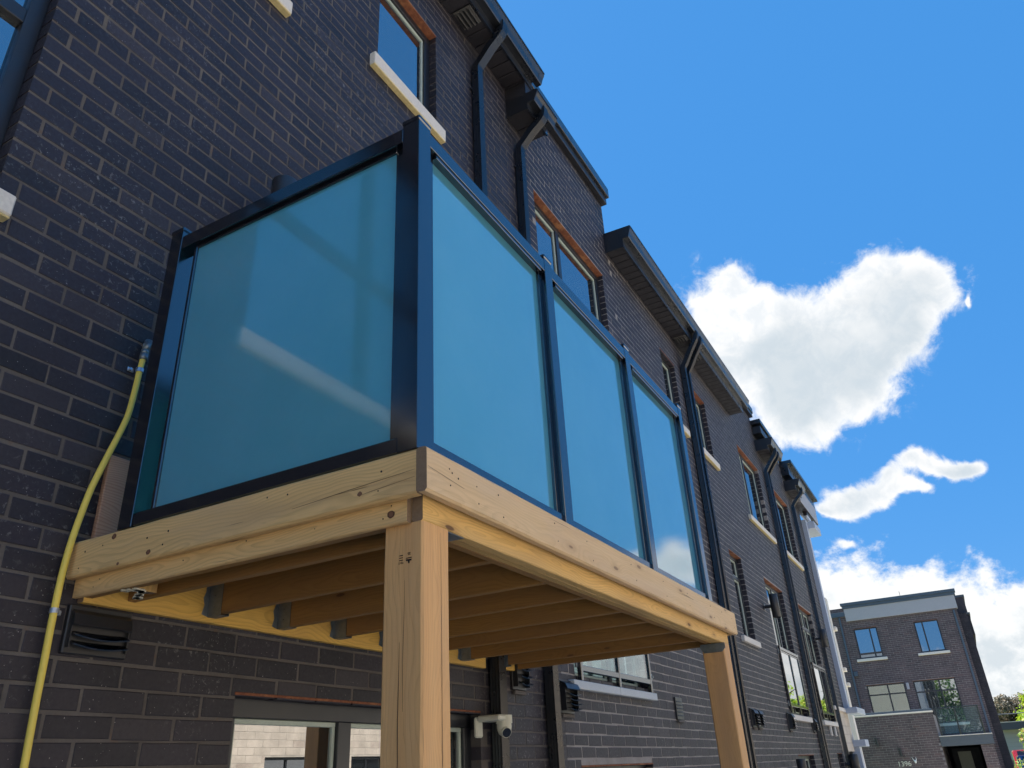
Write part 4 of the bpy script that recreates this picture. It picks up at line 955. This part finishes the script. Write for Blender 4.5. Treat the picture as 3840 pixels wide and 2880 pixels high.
text('house_number', '1396', .27, wg, (-.305, -.012, 1.265), (R(90), 0, 0), M['number'], .01)
br = thing('balcony_railing', 'clear glass balcony railing with black posts above the far entrance', 'railing', (FRX-WX, 0, 2.24), R(-90))
for x in (1.40, 2.12, 3.0):
    mb = MB(); mb.cbox(x-.03, x+.03, .02, .07, 0, 1.08, .004); mb.build('post', M['black'], br)
mb = MB(); mb.cbox(1.36, 3.04, .015, .075, 1.04, 1.085, .004); mb.build('top_rail', M['black'], br)
for a, b in ((1.44, 2.08), (2.16, 2.96)):
    mb = MB(); mb.box(a, b, .04, .05, .06, 1.02); mb.build('glass_panel', M['glass_clear'], br)
wl = thing('wall_ornament', 'white horned ornament on the brick beside the house number', 'ornament', (FRX-WX-.03, -.14, 1.26))
mb = MB(); mb.add([(0, -.05, .14), (0, .05, .14), (0, .04, .05), (0, 0, 0), (0, -.045, .05), (-.05, 0, .09)], [(0, 1, 5), (1, 2, 5), (2, 3, 5), (3, 4, 5), (4, 0, 5), (0, 4, 3, 2, 1)]); mb.build('bowl', M['white'], wl)
mb = MB(); mb.tube([(0, .045, .12), (-.01, .07, .18), (0, .10, .25)], [.014, .011, .004], 8); mb.tube([(0, -.045, .12), (-.01, -.055, .18), (0, -.05, .25)], [.014, .011, .004], 8); mb.build('horns', M['white'], wl)
for (yy, zz, lab) in ((.32, 1.72, 'slim black wall light above the house number of the far wing'), (1.15, 2.15, 'slim black wall light high on the left of the far wing')):
    s = thing('wall_light', lab, 'wall light', (FRX-WX, yy, zz), R(-90))
    mb = MB(); mb.cyl((0, -.10, -.16), .05, .32, 'z', 16); mb.build('shade', M['plastic_black'], s, False); mb = MB(); mb.cbox(-.03, .03, -.06, 0, -.04, .04, .004); mb.build('arm', M['plastic_black'], s)
# darker neighbour stepping back on the right
dn = thing('dark_brick_flank', 'tall very dark brick flank wall at the right side of the far townhouse', 'building', (43.2, 0, 0), R(-90))
masonry(dn, 3.42, 3.76, GZ, 7.70, [], M['brick'], M['brick'], phase=(.1, 1.7951), joint=.002)
mb = MB(); mb.box(3.40, 3.745, .12, 6, GZ, 7.68); mb.build('flank_body', M['brick'], dn)
mb = MB(); mb.box(3.0, 3.88, .5, 6, 6.7, 7.66); mb.build('flank_upper', M['brick'], dn)
mb = MB(); mb.cbox(3.56, 3.93, .44, 6, 7.665, 7.76, .005); mb.build('flank_cap', M['grey_dark'], dn)
mb = MB(); mb.box(3.4, 3.86, 1.2, 6, 7.70, 8.62); mb.build('flank_tower', M['brick_far'], dn)
mb = MB(); mb.cbox(3.3, 3.92, 1.15, 6, 8.625, 8.74, .005); mb.build('flank_cap', M['grey_dark'], dn)
# low garages to the right
gr = thing('low_garage', 'low flat-roofed garage with pale siding and dark fascia at the right edge', 'garage', (58, 0, 0), R(-90))
for i in range(7):
    mb = MB(); mb.box(4.05, 13, .0+.01*(i % 2)*0+.004*i*0, .1, 1.0+.24*i+.006, 1.0+.24*(i+1)); mb.build('siding', simple('pale_siding_%d' % i, (.40, .41, .43), .7) if i == 0 else bpy.data.materials['pale_siding_0'], gr)
mb = MB(); mb.box(4.0, 13, -.6, .5, 2.66, 3.05); mb.build('fascia', M['grey_dark'], gr)
mb = MB(); mb.box(3.98, 13, -.62, .5, 3.052, 3.10); mb.build('roof_edge', M['stone'], gr)
mb = MB(); mb.box(4.05, 13, .1, 5, GZ, 2.66); mb.build('garage_body', M['mortar_far'], gr)

# ------------------------------------------------------------------ opposite terrace: sunlit, mirrored in the windows
ob = thing('beige_terrace', 'sunlit beige stone terrace across the lane, seen only as a reflection in the basement window', 'building', (0, -14, 0), R(180))
oo = []
for i in range(7):
    bx = -24+i*6.4
    oo += [(bx+.6, bx+2.4, .9, 2.4), (bx+3.6, bx+5.2, .9, 2.4), (bx+.6, bx+2.4, 3.9, 5.6), (bx+3.6, bx+5.2, 3.9, 5.6)]
masonry(ob, -26, 19, GZ, 8.2, oo, M['brick_beige'], M['mortar_beige'], phase=(0, 1.7), ch=.19, bl=.58, joint=.003)
for o_ in oo: window(ob, *o_, mull=((o_[0]+o_[1])/2,), sash=False, sill=(o_[0]-.1, o_[1]+.1, o_[2]-.1, o_[2]-.01, .06), lintel=False)
for i in range(8):
    mb = MB(); mb.cbox(-24.2+i*6.4, -24.08+i*6.4, -.1, -.01, GZ, 7.9, .01); mb.build('drainpipe', M['grey_dark'], ob)
mb = MB(); mb.cbox(-26, 19, -.4, 5, 8.2, 8.5, .02); mb.box(-26, 19, .5, 5, GZ, 8.1); mb.build('roof', M['grey_dark'], ob)

# ------------------------------------------------------------------ vegetation
def crown(name, parent, mt, blobs, n, size, cone=False):
    mb = MB(); tot = sum(b[3]*b[4]*b[5] for b in blobs)
    for (cx, cy, cz, rx, ry, rz) in blobs:
        k = int(n*rx*ry*rz/tot)
        for _ in range(k):
            while True:
                u = Vector((random.uniform(-1, 1), random.uniform(-1, 1), random.uniform(-1, 1)))
                if .45 < u.length < 1 + .12*math.sin(u.x*9+u.z*7): break
            p = Vector((cx+u.x*rx, cy+u.y*ry, cz+u.z*rz)); s = size*random.uniform(.6, 1.3)
            nrm = (u+Vector((random.uniform(-.8, .8), random.uniform(-.8, .8), random.uniform(-.3, 1)))).normalized(); a = nrm.orthogonal().normalized(); a.rotate(Matrix.Rotation(random.uniform(0, 6.3), 3, nrm)); b = nrm.cross(a)
            if cone: mb.add([p+a*s*1.9, p+b*s*.28, p-a*s*1.2-nrm*s*.3, p-b*s*.28], [(0, 1, 2, 3)])
            else: mb.add([p+a*s, p+b*s*.55+nrm*s*.12, p-a*s, p-b*s*.55+nrm*s*.12], [(0, 1, 2, 3)])
    return mb.build(name, mt, parent)
def tree(name, label, loc, h, mt, blobs, n, size, cone=False, cat='tree', group=None):
    t = thing(name, label, cat, loc, 0, group)
    mb = MB(); mb.tube([(0, 0, 0), (.05*h*.3, 0, h*.3), (0, .02*h, h*.6), (0, 0, h*.9)], [h*.028, h*.022, h*.014, h*.004], 9); mb.build('trunk', M['bark'], t, True)
    mb = MB()
    for i in range(7):
        a = i*2.4; z = h*(.35+.07*i); l = h*.22
        mb.tube([(0, 0, z), (math.cos(a)*l*.5, math.sin(a)*l*.5, z+h*.07), (math.cos(a)*l, math.sin(a)*l, z+h*.12)], [h*.01, h*.007, h*.002], 6)
    mb.build('limbs', M['bark'], t, True)
    crown('crown', t, mt, blobs, n, size, cone); return t
def rb(n, R_, zc, rz, r):
    out = []
    for _ in range(n):
        a = random.uniform(0, 6.28); rr = R_*random.random()**.5; z = random.uniform(-1, 1)
        out.append((math.cos(a)*rr*(1-.4*abs(z)), math.sin(a)*rr*(1-.4*abs(z)), zc+z*rz, r*random.uniform(.7, 1.2), r*random.uniform(.7, 1.2), r*random.uniform(.6, 1)))
    return out
tree('lime_tree', 'bright lime green leafy tree at the right edge above the garage roof', (66, -7.7, GZ), 5.6, M['leaf_lime'], rb(34, 1.9, 3.6, 2.0, .85), 15000, .13)
tree('conifer', 'feathery dark green conifer rising behind the lime tree', (84, -9.3, GZ), 8.6, M['leaf_pine'], [(math.cos(i*2.4)*1.9*(1-i/40), math.sin(i*2.4)*1.9*(1-i/40), 2.6+i*.145, 1.1*(1.1-i/40), 1.1*(1.1-i/40), .35) for i in range(40)], 9000, .16, True)
tree('grey_spruce', 'grey brown shaggy evergreen between the dark flank wall and the lime tree', (88, -5.9, GZ), 6.6, M['leaf_grey'], rb(34, 3.0, 3.9, 2.1, 1.0), 14000, .14)
tree('bush', 'leafy shrub with orange young leaves at the bottom right corner', (25.0, -4.10, GZ), 2.2, M['leaf_bush'], rb(30, .72, 1.40, .90, .30), 6500, .042, cat='shrub')
for i, (x, y, h) in enumerate(((65, -10.4, 7.9), (60, -13.4, 6.9), (72, -8.6, 6.8), (57, -15.5, 7.0), (74, -15, 7.2))):
    tree('street_tree', ['round green tree nearest the garage, off to the right', 'tallest green tree mirrored in the nearer Juliet glass', 'third green tree behind the garage row', 'green tree standing farthest right of the lane', 'last green tree at the far end of the lane'][i], (x, y, GZ), h, M['leaf_mid'] if i % 2 else M['leaf_lime'], rb(22, h*.36, h*.62, h*.30, h*.17), 7000, .17, group='trees beyond the end of the lane')

for i, (y, h) in enumerate(((-13, 10), (-8.5, 11.5), (-3.5, 10.5), (1.5, 12), (6.5, 10.5))):  # unseen trees, added so the far house windows have something dark to mirror
    tree('street_tree', ['rightmost', 'second from right', 'middle', 'second from left', 'leftmost'][i]+' of five unseen dark trees added behind the camera to darken the far house windows', (-52+2*(i % 2), y, GZ), h, M['leaf_mid'], rb(20, h*.26, h*.58, h*.34, h*.17), 3500, .26, group='trees behind the camera')

# ------------------------------------------------------------------ vehicles beyond the bush
def car(label, loc, rot, mt, hgt=1.5):
    c = thing('parked_car', label, 'car', loc, rot, 'cars parked beyond the lane')
    side = [(-2.1, .35), (-2.15, .75), (-1.9, .92), (-1.15, 1.0), (-.6, hgt-.02), (.9, hgt), (1.6, 1.02), (2.1, .92), (2.15, .4)]
    mb = MB(); mb.prism(side, -.85, .85, 'y'); b = mb.build('body', mt, c)
    bm = bmesh.new(); bm.from_mesh(b.data); bmesh.ops.bevel(bm, geom=bm.edges[:], offset=.06, segments=2, affect='EDGES'); bm.to_mesh(b.data); bm.free()
    for s_ in (-1, 1):
        mb = MB(); y = s_*.853; mb.add([(-1.0, y, 1.03), (-.58, y, hgt-.1), (.82, y, hgt-.08), (1.35, y, 1.04)], [(0, 1, 2, 3)]); mb.build('side_window', M['lens'], c)
    mb = MB(); mb.add([(-1.16, -.7, 1.03), (-1.16, .7, 1.03), (-.66, .62, hgt-.06), (-.66, -.62, hgt-.06)], [(0, 1, 2, 3)]); mb.build('windscreen', M['lens'], c)
    for x in (-1.35, 1.35):
        for s_ in (-1, 1):
            mb = MB(); mb.cyl((x, s_*.86-.1, .32), .32, .2, 'y', 24); w_ = mb.build('wheel', M['tyre'], c); mb = MB(); mb.cyl((x, s_*.86-.105 if s_ < 0 else s_*.86-.095, .32), .19, .2, 'y', 16); mb.build('rim', M['galv'], w_)
    for s_ in (-1, 1):
        mb = MB(); mb.cbox(-2.2, -2.1, s_*.6-.15, s_*.6+.15, .68, .80, .02); mb.build('headlight', M['white'], c)
    return c
car('blue parked car facing the lane, between the dark flank wall and the shrub', (46.5, -4.9, GZ), 0, M['car_blue'], 1.72)
car('red parked car just behind the blue one', (52.5, -4.9, GZ), 0, M['car_red'], 1.95)
cb = MB(); cb.tube([(60, -3.0, 3.64), (60, -5, 3.60), (60, -12, 3.72)], .03, 6); tag(cb.build('overhead_cable', M['grey_dark'], None), 'thin grey cable crossing in front of the trees at the right', 'cable')

finish_bricks()
